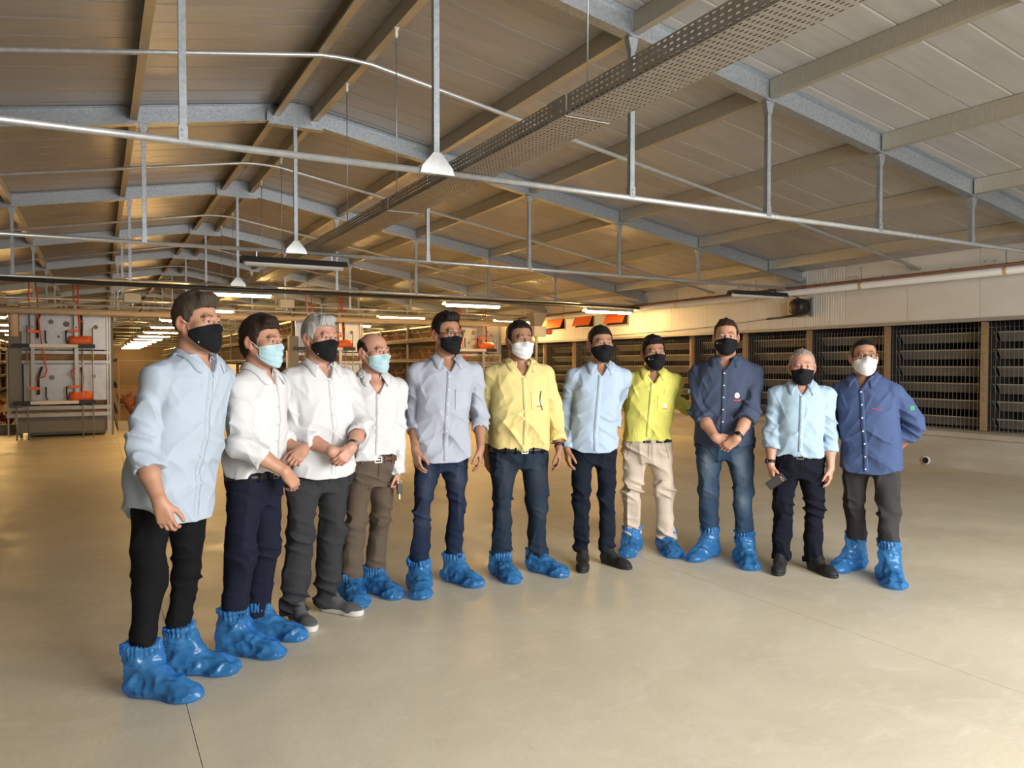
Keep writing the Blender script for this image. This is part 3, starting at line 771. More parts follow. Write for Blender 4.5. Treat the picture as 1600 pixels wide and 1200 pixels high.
# feed hopper with auger motor on a post by the wall aisle
hx = PX(838, 500, 16.5)
u = empty('feed_hopper', (hx[0], 16.5, 0)); tag(u, 'grey feed hopper with auger motor on a thin post', 'hopper')
MB().bar((0, 0, 0), (0, 0, 2.2), .05, .05, (0, 1, 0)).build('post', m_alu, u)
b = MB(); b.poly([(-.2, -.2, 2.78), (.2, -.2, 2.78), (.2, .2, 2.78), (-.2, .2, 2.78), (-.1, -.1, 2.45), (.1, -.1, 2.45), (.1, .1, 2.45), (-.1, .1, 2.45)], [(0, 1, 2, 3), (7, 6, 5, 4), (0, 4, 5, 1), (1, 5, 6, 2), (2, 6, 7, 3), (3, 7, 4, 0)]); b.build('bin', m_cagegrey, u)
MB().box(-.12, .22, -.1, .1, 2.2, 2.45).build('gearbox', mat('pale_motor_paint', (.55, .53, .48), .4), u)
MB().lathe([(.06, .22), (.075, .24), (.075, .42), (.05, .44)], (0, 0, 2.33), 12, 'X').build('motor', m_cagegrey, u, True)
MB().box(.23, .40, -.105, -.10, 2.28, 2.36).build('warning_plate', m_red, u)
# aisles fenced off with a kerb and mesh; loose hens on litter behind
FY = 19.7
m_litter = mat('brown_litter', (.12, .06, .03), .95, bump=(40, .8), var=(6, .9, (.11, .055, .025)))
aisles = ((ROWX[3] + .95, ROWX[0] - .95, 'kerb and mesh fence across the aisle behind the cream drop pipe', 20), (ROWX[0] + .95, ROWX[1] - .95, 'kerb and mesh fence across the wide middle aisle', 95), (ROWX[1] + .95, ROWX[2] - .95, 'kerb and mesh fence across the aisle between two cage rows', 35), (ROWX[2] + .95, WX - .1, 'kerb and mesh fence across the aisle beside the louvred wall', 25))
for x0, x1, lab, nh in aisles:
    u = empty('aisle_fence', ((x0 + x1) / 2, FY, 0)); tag(u, lab, 'fence'); hw = (x1 - x0) / 2
    li = MB().box(x0, x1, FY + .14, YEND - .15, 0.0, .03).build('litter', m_litter); tag(li, 'brown litter spread over ' + lab[lab.index('across ') + 7:], 'litter', 'litter on the aisle floors', 'stuff')
    MB().box(-hw, hw, 0, .12, 0, .21).build('kerb', m_block, u)
    b = MB()
    for x in np.arange(-hw + .03, hw, .06): b.bar((x, .06, .21), (x, .06, 1.55), .004, .004, (0, 1, 0))
    for z in np.arange(.28, 1.55, .10): b.bar((-hw, .06, z), (hw, .06, z), .004, .004)
    w_ = b.build('wire_mesh', MATS['warm_wire'], u); w_['kind'] = 'stuff'
    for x in np.linspace(-hw + .03, hw - .03, max(2, int(hw * 2 / 1.2) + 1)): MB().bar((x, .06, .2), (x, .06, 1.6), .025, .025, (0, 1, 0)).build('post', m_cagegrey, u)
    MB().bar((-hw, .06, 1.6), (hw, .06, 1.6), .02, .02).build('top_rail', m_cagegrey, u)
    placed = []
    for i in range(nh):
        for _ in range(200):      # each hen keeps clear of the others
            y = FY + .5 + (random.random() ** 1.4) * 14; x = (x0 + x1) / 2 + random.uniform(-hw + .3, hw - .3)
            if all((x - p[0]) ** 2 + (y - p[1]) ** 2 > .40 ** 2 for p in placed): break
        else: continue
        placed.append((x, y))
        h_ = link('hen', hen_me); h_.location = (x, y, .031); h_.rotation_euler = (0, 0, random.uniform(0, 6.28)); sc_ = random.uniform(.9, 1.1); h_.scale = (sc_,) * 3
        tag(h_, 'brown hen standing on litter in ' + lab[lab.index('across ') + 7:], 'hen', 'loose brown hens in the fenced aisles'); inst('comb', comb, h_); inst('beak', beak, h_)
# paper notices on the fence
for i, (u0, u1, v0, v1, lab) in enumerate(((356, 369, 569, 590, 'pale paper notice hung on the aisle fence, beside the man in light blue'), (374, 387, 570, 590, 'pale paper notice hung on the aisle fence, beside the dark haired man in white'))):
    a, c_ = PX(u0, v1, FY), PX(u1, v0, FY)
    n_ = MB().box(a[0], c_[0], FY + .03, FY + .055, a[2], c_[2]).build('paper_notice', mat('paper', (.72, .64, .52), .7)); tag(n_, lab, 'notice')
# junction boxes under the roof
for i, (x, lab) in enumerate(((.62, 'small grey junction box on the rail above the free cage row end'), (3.65, 'small grey junction box above the dark haired man in white'))):
    j_ = empty('junction_box', (x, 17.2, 2.678)); tag(j_, lab, 'junction box')
    MB().box(-.16, .16, -.06, .06, .06, .26).build('case', m_cagegrey, j_); MB().box(-.15, .15, -.065, -.06, .07, .25).build('cover', mat('pale_motor_paint', (.55, .53, .48), .4), j_)
    MB().tube([(.14, 0, .07), (.17, 0, -.05), (.12, 0, -.12)], .012, 6).build('cable', m_black, j_, True); MB().bar((0, .0, -.0), (0, .0, .08), .03, .03, (0, 1, 0)).build('bracket', m_galv, j_)
# ================================================================== people
def rotz(a): c, s = math.cos(a), math.sin(a); return np.array([[c, -s, 0], [s, c, 0], [0, 0, 1.0]])
def rotx(a): c, s = math.cos(a), math.sin(a); return np.array([[1, 0, 0], [0, c, -s], [0, s, c]])
def unit(v): v = np.asarray(v, float); return v / (np.linalg.norm(v) + 1e-9)
def smooth01(x, a, b): t = np.clip((x - a) / (b - a), 0, 1); return t * t * (3 - 2 * t)

SKIN = {'light': (.45, .235, .15), 'tan': (.36, .18, .108), 'pink': (.48, .25, .172), 'olive': (.31, .155, .092)}
def skin_mat(k): return mat('skin_' + k, SKIN[k], .5, bump=(220, .12, (1, 1, 1), .002), attr='tint', Subsurface_Weight=.06, Subsurface_Scale=.02)
def hair_mat(k, c): return mat('hair_' + k, tuple(.6 * q for q in c), .6, spec=.2, bump=(90, .9, (3, .5, .5), .006), var=(60, .8, tuple(.55 * q for q in c), (3, .4, .4)))
HAIR = {'grey_brown': (.10, .075, .055), 'dark': (.022, .016, .013), 'silver': (.60, .59, .57), 'brown': (.045, .028, .018), 'black': (.010, .009, .009), 'salt': (.42, .38, .34)}
def cloth_mat(name, col, kind='shirt'):
    if kind == 'shirt': return mat('shirt_' + name, col, .85, spec=.2, ridge=(7.0, .55, (1.2, 1.2, .55), .012), var=(420, .25, tuple(.86 * q for q in col)))
    if kind == 'jeans': return mat('denim_' + name, col, .9, spec=.15, bump=(900, .25, (1, 1, .3), .001), var=(300, .5, tuple(min(1, 1.5 * q + .01) for q in col), (1, 1, .2)), attr='tint')
    return mat('trousers_' + name, col, .9, spec=.12, ridge=(8.0, .4, (1.2, 1.2, .6), .010), var=(500, .3, tuple(.75 * q for q in col)))

# ---------------------------------------------------------------- head
def head_field(sp):
    j = sp.get('jaw', 1.0)
    f = Field((-.115, -.150, -.145), (.115, .135, .150), .0031)
    f.ell((0, .012, .034), (.0765, .099, .086))
    f.ell((0, -.034, -.040), (.060 * j, .060, .080), .03)
    for s in (1, -1):
        f.cone((s * .056 * j, .004, -.040), (s * .020 * j, -.070, -.100), .021, .017, .03)
        f.ell((s * .044, -.056, -.018), (.026, .028, .024), .02)
    f.cone((-.034, -.081, .026), (.034, -.081, .026), .013, .013, .014)
    f.cone((0, -.090, .020), (0, -.112, -.026), .0085, .0120, .010)
    for s in (1, -1):
        f.ell((s * .012, -.099, -.030), (.0095, .012, .009), .008)
        f.ell((s * .032, -.100, .006), (.017, .014, .012), .010, op='cut')
        f.ell((s * .032, -.0690, .0045), (.0160, .0145, .0145), .004)
        f.cone((s * .0175, -.0880, .0110), (s * .031, -.0905, .0138), .0036, .0040, .004); f.cone((s * .031, -.0905, .0138), (s * .047, -.0815, .0088), .0040, .0036, .004)
        f.cone((s * .0185, -.0870, -.0020), (s * .032, -.0885, -.0050), .0032, .0034, .004); f.cone((s * .032, -.0885, -.0050), (s * .046, -.0815, -.0010), .0034, .0032, .004)
        f.cone((s * .014, -.0945, .0265), (s * .048, -.0865, .0275), .0045, .003, .004)
        R = rotz(s * .35)
        f.ell((s * .083, .016, .000), (.0075, .021, .033), .006, R=R)
        f.ell((s * .091, .012, .004), (.006, .012, .019), .004, R=R, op='cut')
        f.ell((s * .079, .006, -.028), (.007, .009, .010), .006)
    f.cone((-.020, -.090, -.058), (.020, -.090, -.058), .006, .006, .008)
    f.cone((-.017, -.089, -.068), (.017, -.089, -.068), .007, .007, .008)
    f.ell((0, -.082, -.100), (.022, .018, .018), .015)
    return f

def hair_mesh(sp):
    st = sp['hair']
    f = Field((-.115, -.160, -.125), (.115, .150, .170), .0036)
    top = st.get('top', .018); side = st.get('side', .006)
    f.ell((0, .014, .034), (.0765 + side, .100 + side, .086 + side))
    f.ell((0, .012, .044 + top * .55), (.070 + side * .6, .094 + side, .078 + top * .5), .02)
    if st.get('quiff'): f.ell((st.get('part', 0) * .02, -.062, .098 + top * .3), (.050, .036, .020 + st['quiff']), .02)
    if st.get('back'): f.ell((0, .055, -.030), (.066, .060, .055), .03)
    rec = st.get('recede', 0.0); sb = st.get('sideburn', 0.0)
    h0 = .066 + rec * .030; y0 = -.074 + rec * .05
    bald = st.get('bald')
    def cutf(X, Y, Z):
        yl = np.interp(Z.ravel(), [-.13, -.035 - sb, -.02, .020, .045, h0, h0 + .02, .2],
                       [.030, .010, -.024, -.030, -.048 + rec * .03, y0, y0 - .05, -.25]).astype(np.float32)[None, None, :]
        corner = .014 * smooth01(np.abs(X), .018, .055) * smooth01(Z, .03, .06)      # temples recede
        d1 = (yl + corner - Y) * .8
        zb = np.where(Y < .028, -.030 - sb, -.050 - .45 * np.clip(Y - .028, 0, .1))
        d2 = (zb - Z) * .8
        d = np.maximum(d1, d2)
        if bald: d = np.maximum(d, np.minimum(Z - .058 - .30 * np.clip(Y, 0, .1), .1 - .0 * X) + .0 * Y)
        return d
    f.clip(cutf)
    fr = st.get('freq', 1.0); amp = st.get('rough', .0035)
    f.disp(lambda x, y, z: amp * (noise3(x * 150 * fr + 4, y * 38 * fr, z * 38 * fr) - .5) * 2 + amp * .9 * (noise3(x * 60 + 9, y * 22, z * 30) - .5) * 2, .02)
    return f.surf()

def mask_mesh(bvh, kind):
    """cloth over the lower face: a sheet round the head, lying just off the skin"""
    nu, nv = 45, 27
    phmax = {'cloth': 74, 'surgical': 62, 'respirator': 68}[kind]
    ph = np.radians(np.linspace(-phmax, phmax, nu)); Rr = np.zeros((nu, nv)); Zz = np.zeros((nu, nv))
    for i, p in enumerate(ph):
        a = abs(p) / math.radians(phmax)
        zt = {'cloth': -.004 - .028 * a ** 1.3, 'surgical': -.008 - .016 * a, 'respirator': -.002 - .040 * a ** 1.2}[kind]
        zb = {'cloth': -.128 + .070 * a ** 1.6, 'surgical': -.125 + .046 * a ** 1.5, 'respirator': -.130 + .062 * a ** 1.4}[kind]
        for k in range(nv):
            z = zt + (zb - zt) * k / (nv - 1); Zz[i, k] = z
            zz = max(z, -.104)
            o = Vector((.3 * math.sin(p), -.3 * math.cos(p), zz)); h = bvh.ray_cast(o, Vector((-math.sin(p), math.cos(p), 0)))
            Rr[i, k] = .3 - h[3] if h[0] is not None else .05
            if z < -.104: Rr[i, k] -= (-.104 - z) * .5
    B = Rr.copy()
    for it in range(14):      # stretch the sheet: fill hollows
        P = np.pad(B, 1, mode='edge'); A = (P[:-2, 1:-1] + P[2:, 1:-1] + P[1:-1, :-2] + P[1:-1, 2:]) / 4
        B = np.maximum(B, A)
    P = np.pad(B, 1, mode='edge'); B = (P[:-2, 1:-1] + P[2:, 1:-1] + P[1:-1, :-2] + P[1:-1, 2:] + 2 * B) / 6
    B += .0035
    vv = np.linspace(0, 1, nv)[None, :]; uu = np.abs(np.linspace(-1, 1, nu))[:, None]
    mid = np.sin(np.pi * np.clip(vv, 0, 1)) ** .7
    if kind == 'cloth': B += .010 * mid * np.exp(-(uu / .35) ** 2) + .003 * mid
    elif kind == 'surgical':
        B += .008 * mid * (1 - uu ** 2) + .0018 * np.sign(np.sin(vv * 20)) * (1 - uu ** 4) * (vv > .18) * (vv < .86)
    else: B += .024 * mid * np.clip(1 - uu / .85, 0, 1)
    V = []
    for off in (0, -.0022):
        r = B + off
        V.append(np.stack([r * np.sin(ph)[:, None], -r * np.cos(ph)[:, None], Zz], -1).reshape(-1, 3))
    n = nu * nv; Q = []
    for i in range(nu - 1):
        for k in range(nv - 1):
            a = i * nv + k; Q.append((a, a + nv, a + nv + 1, a + 1)); Q.append((n + a, n + a + 1, n + a + nv + 1, n + a + nv))
    for i in range(nu - 1):
        for k, fl in ((0, 0), (nv - 1, 1)):
            a, b = i * nv + k, (i + 1) * nv + k; q = (a, n + a, n + b, b); Q.append(q if not fl else q[::-1])
    for k in range(nv - 1):
        for i, fl in ((0, 1), (nu - 1, 0)):
            a, b = i * nv + k, i * nv + k + 1; q = (a, n + a, n + b, b); Q.append(q if not fl else q[::-1])
    V = np.concatenate(V); Q = np.array(Q)[:, ::-1]
    cor = {(s, e): V[(0 if s < 0 else nu - 1) * nv + (2 if e else nv - 3)] for s in (-1, 1) for e in (0, 1)}
    return V, Q, cor

# ---------------------------------------------------------------- forearm and hand
def hand_mesh(elbow, wrist, fdir, palm, side, curl=(16, 26, 18), fan=1.0, thumb=(34, 18, 14), size=1.0, thick=1.0, cuff_t=0.0):
    """forearm from the elbow and a five-fingered hand; side=+1 left hand, -1 right hand"""
    elbow, wrist = np.asarray(elbow, float), np.asarray(wrist, float)
    ex = unit(fdir); ez = -unit(np.asarray(palm, float) - ex * np.dot(ex, palm)); ey = np.cross(ez, ex)     # thumb side for a right hand: f x palm
    mir = 1.0 if side < 0 else -1.0
    # local frame: x fingers, y thumb side (mirrored for the left), z back of the hand
    th_ax = unit(np.cross(ex, -ez)) * mir
    M = np.stack([ex, th_ax, ez])               # rows: local axes
    le = M @ (elbow - wrist)
    S = size
    lo = np.minimum(le - .06, (-.02, -.075, -.13)); hi = np.maximum(le + .06, (.215 * S, .11, .06))
    f = Field(lo, hi, .0036)
    t1 = le * .5
    f.cone(le, t1, .040 * thick, .037 * thick, 0)
    f.cone(t1, (0, 0, 0), .037 * thick, .0245 * thick, .02, sq=((0, 1, 0), 1.18))
    f.cone((-.012, 0, 0), (.016 * S, 0, 0), .0235 * thick, .022, .012, sq=((0, 1, 0), 1.25))
    for yy, xx in ((.026, .082), (.009, .086), (-.009, .083), (-.025, .076)):
        f.cone((.012 * S, yy * .62 * S, -.001), (xx * S, yy * S, 0), .0150 * S, .0118 * S, .012)
    f.ell((.035 * S, .022 * S, -.010), (.030 * S, .017 * S, .014 * S), .012)       # thenar pad
    f.ell((.030 * S, -.022 * S, -.008), (.032 * S, .014 * S, .013 * S), .012)
    def chain(p, yaw, segs, angs, r0, r1, k0):
        p = np.array(p) * S; a = 0.0; n = len(segs); prev = None
        g = Field.__new__(Field); g.lo, g.h, g.n, g.ax = f.lo, f.h, f.n, f.ax; g.d = np.full_like(f.d, .2)
        tot = 0
        for i, (L, an) in enumerate(zip(segs, angs)):
            a += math.radians(an); d = np.array([math.cos(a) * math.cos(yaw), math.cos(a) * math.sin(yaw), -math.sin(a)])
            q = p + d * L * S; ra = r0 + (r1 - r0) * i / n; rb = r0 + (r1 - r0) * (i + 1) / n
            g.cone(p, q, ra * S, rb * S, .003); p = q
        return g.d
    fin = []
    for i, (bx, by, L, w) in enumerate(((.084, .0275, .074, .0088), (.089, .0092, .083, .0090), (.086, -.0092, .077, .0086), (.078, -.0262, .060, .0078))):
        c = [q * (1 + .10 * i) for q in curl]
        fin.append(chain((bx, by, 0), math.radians((1.5 - i) * 3.0 * fan), (L * .46, L * .30, L * .24), c, w, w * .80, 0))
    # thumb leaves the side of the palm near its base
    p = np.array((.022, .024, -.006)) * S; yaw = math.radians(thumb[0]); drop = .42
    g = Field.__new__(Field); g.lo, g.h, g.n, g.ax = f.lo, f.h, f.n, f.ax; g.d = np.full_like(f.d, .2)
    for i, (L, r0, r1) in enumerate(((.040, .0135, .0115), (.033, .0112, .0100), (.026, .0100, .0082))):
        d = np.array([math.cos(yaw) * math.cos(drop), math.sin(yaw) * math.cos(drop), -math.sin(drop)]); q = p + d * L * S
        g.cone(p, q, r0 * S, r1 * S, .004); p = q; yaw -= math.radians(thumb[1] if i == 0 else thumb[2])
    def sm(a, b, k): h = np.clip(.5 + .5 * (a - b) / k, 0, 1); return a * (1 - h) + b * h - k * h * (1 - h)
    base = f.d
    out = base
    for q in fin: out = np.minimum(out, sm(base, q, .006))
    f.d = np.minimum(out, sm(base, g.d, .010))
    V, Q = f.surf()
    if cuff_t > 0:      # drop the part that stays inside the sleeve
        ax_ = unit(-le); t = (V - le) @ ax_.astype(np.float32); V, Q = keep(V, Q, t > cuff_t)
    fl = V[:, 0] > .0
    V = V @ M.astype(np.float32) + wrist.astype(np.float32)
    if np.linalg.det(M) < 0: Q = Q[:, ::-1]
    return V, Q

def ik(S_, W, a, b, pole):
    S_, W = np.asarray(S_, float), np.asarray(W, float); d = W - S_; L = np.linalg.norm(d); 
    if L > (a + b) * .995: W = S_ + d * ((a + b) * .995 / L); d = W - S_; L = np.linalg.norm(d)
    u = d / L; x = (a * a - b * b + L * L) / (2 * L); h = math.sqrt(max(a * a - x * x, 0))
    p = np.asarray(pole, float); p = unit(p - u * (p @ u)); return S_ + u * x + p * h, W

# ---------------------------------------------------------------- feet
SHOE_M, COVER_M = {}, {}
def shoe_mesh(kind):
    if kind in SHOE_M: return SHOE_M[kind]
    f = Field((-.075, -.215, -.005), (.075, .13, .16), .0042)
    f.cone((0, .055, .040), (.004, -.11, .030), .040, .038, 0, sq=((1, 0, 0), 1.12)); f.ell((.004, -.135, .026), (.046, .062, .034), .03)
    f.cone((0, .050, .05), (0, .055, .115), .042, .040, .03); f.cone((0, -.02, .07), (0, .03, .11), .030, .036, .03)
    f.clip(lambda X, Y, Z: np.maximum(.010 - Z, Z - .122 + .0 * X + .15 * Y) + 0 * Y)
    V, Q = f.surf(); up = mesh_np('shoe', V, Q)
    g = Field((-.075, -.22, -.006), (.075, .13, .05), .0042)
    g.cone((0, .055, .018), (.004, -.10, .018), .043, .046, 0); g.ell((.004, -.135, .018), (.048, .072, .05), .02)
    th = .034 if kind == 'sneaker' else .020
    g.clip(lambda X, Y, Z: np.maximum(-Z, Z - th + .0 * Y) + 0 * X)
    V, Q = g.surf(); so = mesh_np('sole', V, Q)
    SHOE_M[kind] = (up, so); return SHOE_M[kind]
def cover_mesh(kind, seed):
    """thin blue plastic overshoe, crumpled and gathered at the top"""
    if (kind, seed) in COVER_M: return COVER_M[(kind, seed)]
    hgt = {'high': .245, 'tall': .205, 'mid': .165, 'low': .135}[kind]
    f = Field((-.105, -.25, -.006), (.105, .17, hgt + .05), .0045)
    f.cone((0, .060, .045), (.004, -.12, .036), .062, .054, 0, sq=((1, 0, 0), 1.1)); f.ell((.004, -.150, .022), (.064, .080, .042), .03)
    f.cone((0, .055, .06), (0, .062, hgt), .068, .058, .04); f.cone((0, -.04, .06), (0, .03, hgt - .04), .045, .05, .04)
    f.cone((0, .062, hgt + .004), (0, .062, hgt + .014), .062, .066, .012)
    f.clip(lambda X, Y, Z: np.maximum(-Z, Z - hgt - .022) + 0 * X + 0 * Y)
    s = seed * 7.3
    def crumple(x, y, z):
        a = ridged(x * 16 + s, y * 13 + z * 9, z * 20 + s); b = ridged(x * 34 + s + 5, y * 26, z * 26 + x * 12); c = noise3(x * 9 + s, y * 9, z * 9)
        ang = np.arctan2(x, y - .06); rim = smooth01(z, hgt - .03, hgt)
        return -(.018 * (a - .55) + .009 * (b - .5) + .018 * (c - .5)) * smooth01(z, .0, .02) - rim * .0035 * np.sin(ang * 23 + 9 * c)
    f.disp(crumple, .03)
    X, Y, Z = f.ax[0][:, None, None], f.ax[1][None, :, None], f.ax[2][None, None, :]
    hole = np.sqrt(X ** 2 + (Y - .062) ** 2) - .046; f.d = np.where(Z > hgt - .004, np.maximum(f.d, -hole), f.d)
    V, Q = f.surf(); me = mesh_np('shoe_cover', V, Q); COVER_M[(kind, seed)] = me; return me
def cover_material():
    m = bpy.data.materials.new('blue_polythene'); m.use_nodes = True
    N, L = m.node_tree.nodes, m.node_tree.links; b = N['Principled BSDF']
    b.inputs['Base Color'].default_value = (.09, .40, .90, 1); b.inputs['Roughness'].default_value = .12
    b.inputs['Specular IOR Level'].default_value = .8
    tr = N.new('ShaderNodeBsdfTransparent'); tr.inputs[0].default_value = (.30, .62, 1.0, 1)
    tl = N.new('ShaderNodeBsdfTranslucent'); tl.inputs[0].default_value = (.05, .32, .85, 1)
    m1 = N.new('ShaderNodeMixShader'); m1.inputs[0].default_value = .25; L.new(b.outputs[0], m1.inputs[1]); L.new(tl.outputs[0], m1.inputs[2])
    tc = N.new('ShaderNodeTexCoord'); n = N.new('ShaderNodeTexNoise'); n.noise_type = 'RIDGED_MULTIFRACTAL'; n.normalize = True; n.inputs['Scale'].default_value = 11; n.inputs['Detail'].default_value = 3; n.inputs['Distortion'].default_value = .6
    L.new(tc.outputs['Object'], n.inputs['Vector']); bp = N.new('ShaderNodeBump'); bp.inputs['Strength'].default_value = 1.0; bp.inputs['Distance'].default_value = .016
    L.new(n.outputs['Fac'], bp.inputs['Height']); L.new(bp.outputs[0], b.inputs['Normal'])
    m2 = N.new('ShaderNodeMixShader'); m2.inputs[0].default_value = .60; L.new(m1.outputs[0], m2.inputs[1]); L.new(tr.outputs[0], m2.inputs[2])
    L.new(m2.outputs[0], N['Material Output'].inputs['Surface']); return m
m_cover = cover_material()

# ---------------------------------------------------------------- the builder
SHIRT_Z = np.array([.42, .47, .52, .56, .60, .65, .70, .745, .78, .805, .825, .842])
SHIRT_A = np.array([.108, .107, .104, .100, .098, .098, .102, .106, .105, .096, .076, .050])
SHIRT_B = np.array([.074, .074, .073, .071, .070, .072, .074, .073, .068, .060, .050, .042])
def build_person(sp):
    H = sp['H']; A_, B_ = (ground(*sp['feet'][0]), ground(*sp['feet'][1])); Mid = (A_ + B_) / 2
    az = math.atan2(Mid[0], Mid[1]); th = math.radians(sp['turn']) - az
    Rw = rotz(th); loc = np.array([Mid[0], Mid[1], 0.0]); toL = lambda p: Rw.T @ (np.asarray(p, float) - loc)
    right_im = Rw.T @ np.array([math.cos(az), -math.sin(az), 0])
    dist = math.hypot(Mid[0], Mid[1])
    def lateral(u): d = pray(u, 600); a = math.atan2(d[0], d[1]); return dist * math.tan(a - az)
    hoff = right_im * lateral(sp['head_u']); boff = right_im * lateral(sp.get('belt_u', (sp['head_u'] + sp['feet'][0][0] + sp['feet'][1][0]) / 3))
    def pix_local(u, v, yl):
        """point on the pixel's ray in the person's own vertical plane y = yl"""
        d = Rw.T @ pray(u, v); c = toL(_C); t = (yl - c[1]) / d[1]; return c + d * t
    w = sp.get('w', 1.0); dp = sp.get('depth', 1.0); belly = sp.get('belly', 0.0)
    zf = SHIRT_Z * H
    cx = np.interp(zf, [.45 * H, .56 * H, .85 * H], [boff[0] * .9, boff[0], hoff[0]]); cy = np.interp(zf, [.45 * H, .56 * H, .85 * H], [boff[1] * .9, boff[1], hoff[1]]) + .012
    bl = belly * np.exp(-((SHIRT_Z - .62) / .075) ** 2)
    a_s = SHIRT_A * H * w * (1 + .6 * bl / (.07 * H) * .35); b_s = SHIRT_B * H * dp * w + bl * .55; cy_s = cy - bl * .55
    neck = np.array([hoff[0] * .98, hoff[1] * .98 + .020, .838 * H]); headc = np.array([hoff[0], hoff[1] - .005 + sp.get('head_fwd', 0), H - .138])
    sx = .107 * H * (.6 + .4 * w) * sp.get('sh', 1.0); sh_z = sp.get('shz', .788) * H
    chest = np.array([np.interp(.8 * H, zf, cx), np.interp(.8 * H, zf, cy), 0])
    SH = {s: chest + np.array([s * sx, .008, sh_z]) for s in (1, -1)}
    ua, fa = .172 * H, .150 * H
    hs = headR = None
    # head orientation relative to the body
    ht = math.radians(sp['head_turn'] - sp['turn']); hp = math.radians(sp.get('head_pitch', 0)); hr = math.radians(sp.get('head_roll', 0))
    cr, sr = math.cos(hr), math.sin(hr)
    HR = rotz(ht) @ rotx(-hp) @ np.array([[cr, 0, sr], [0, 1, 0], [-sr, 0, cr]]); hscale = sp.get('head', 1.0) * H / 1.80 * .30 + sp.get('head', 1.0) * .78
    toP = lambda V: (V * hscale) @ HR.T.astype(np.float32) + headc.astype(np.float32)

    # ---- skin: head, neck, chest, arms and hands, legs; one mesh
    hf = head_field(sp)
    nk = (HR.T @ (neck + np.array([0, .012, -.02]) - headC(headc))) / hscale
    nb = (HR.T @ (neck + np.array([0, -.02, -.09]) - headC(headc))) / hscale
    big = Field(np.minimum((-.115, -.15, -.145), np.minimum(nk, nb) - .10), (.115, .135, .150), .0031)
    i0 = np.round((hf.lo - big.lo) / big.h).astype(int)
    big.lo = (hf.lo - i0 * big.h).astype(np.float32); big.n = np.maximum(i0 + hf.n, np.ceil((_v((.115, .135, .15)) - big.lo) / big.h).astype(int) + 1)
    big.d = np.full(tuple(big.n), .2, dtype=np.float32); big.ax = [(big.lo[i] + big.h * np.arange(big.n[i])).astype(np.float32) for i in range(3)]
    big.d[i0[0]:i0[0] + hf.n[0], i0[1]:i0[1] + hf.n[1], i0[2]:i0[2] + hf.n[2]] = hf.d
    nr = sp.get('neck', .056)
    big.cone((0, .022, -.035), nk, nr, nr + .004, .022); big.cone(nk, nb, nr + .002, nr + .016, .03)
    hV, hQ = big.surf()
    bvh = BVHTree.FromPolygons([tuple(p) for p in hV], [tuple(int(i) for i in q) for q in hQ])
    tint = np.ones((len(hV), 3), dtype=np.float32)
    x, y, z = hV.T
    stub = sp.get('stubble', .0); sm_ = smooth01(-z, .025, .06) * smooth01(-y, -.02, .03) * (z > -.135)
    tint *= (1 - (stub * sm_)[:, None] * np.array([.55, .50, .42]))
    brow = np.exp(-((z - .0300 + 9.0 * (np.abs(x) - .031) ** 2 + .10 * np.clip(np.abs(x) - .031, 0, 1)) / .0046) ** 2) * ((np.abs(x) > .012) & (np.abs(x) < .052) & (y < -.06))
    tint *= (1 - brow[:, None] * np.array([.88, .90, .92]) * sp.get('brow', .9))
    red = np.exp(-((np.abs(x) - .083) / .012) ** 2) * (np.abs(y - .016) < .03); tint *= 1 - red[:, None] * np.array([0, .16, .16])
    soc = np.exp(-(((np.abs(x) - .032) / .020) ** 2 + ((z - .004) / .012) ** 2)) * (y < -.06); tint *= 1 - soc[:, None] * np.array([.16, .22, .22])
    parts = [(toP(hV), hQ)]; tints = [tint]
    arms = {}
    for s, key in ((-1, 'R'), (1, 'L')):
        ar = sp['arm' + key]
        W = np.array(ar['at']) * np.array([1, 1, 1]) if 'at' in ar else pix_local(*ar['px'], ar['y'])
        if 'at' in ar: W = W + np.array([chest[0] * .5, chest[1] * .5, 0])
        pole = ar.get('pole', (s * .35, .9, -.1)); E_, W = ik(SH[s], W, ua, fa, pole)
        f_ = ar.get('f', (0, -.12, -1)); pl = ar.get('palm', (-s, .15, 0))
        cuff = ar.get('cuff', .5); t_c = cuff * fa
        hV2, hQ2 = hand_mesh(E_, W, f_, pl, s, ar.get('curl', (16, 26, 18)), ar.get('fan', 1.0), ar.get('thumb', (34, 18, 14)), sp.get('hand', 1.0) * H / 1.8, sp.get('arm_thick', 1.0), max(0.0, t_c - .05))
        arms[s] = dict(E=E_, W=W, cuff=cuff, f=unit(f_), palm=unit(pl), t=t_c)
        parts.append((hV2, hQ2)); tt = np.ones((len(hV2), 3), dtype=np.float32)
        k_ = smooth01(np.linalg.norm(hV2 - W.astype(np.float32), axis=1), .05, .16) * ((hV2 - W.astype(np.float32)) @ arms[s]['f'].astype(np.float32) > 0)
        tt *= 1 - k_[:, None] * np.array([0, .10, .10]); tints.append(tt)
    hipz = .515 * H; ank = {}
    fA, fB = toL(A_), toL(B_)
    feet = {-1: fA, 1: fB} if fA[0] < fB[0] else {-1: fB, 1: fA}
    fyaw = {k: math.radians(v - sp['turn']) for k, v in zip((-1, 1), sp.get('foot_turn', (sp['turn'] - 12, sp['turn'] + 12)))}
    HIP = {s: np.array([boff[0] + s * .054 * H * w, boff[1] + .012, hipz]) for s in (-1, 1)}
    KN, AN = {}, {}
    for s in (-1, 1):
        heel = rotz(fyaw[s]) @ np.array([0, .06, 0]); AN[s] = feet[s] + heel + np.array([0, 0, .075]); 
        k_ = (HIP[s] * .46 + AN[s] * .54) + rotz(fyaw[s] * .5) @ np.array([0, -.020, 0]) + np.array([s * .004, 0, 0]); KN[s] = np.array([k_[0], k_[1], .285 * H])
    cb = Field((min(cx) - .40, min(cy) - .30, .02), (max(cx) + .40, max(cy) + .30, .84 * H), .017)
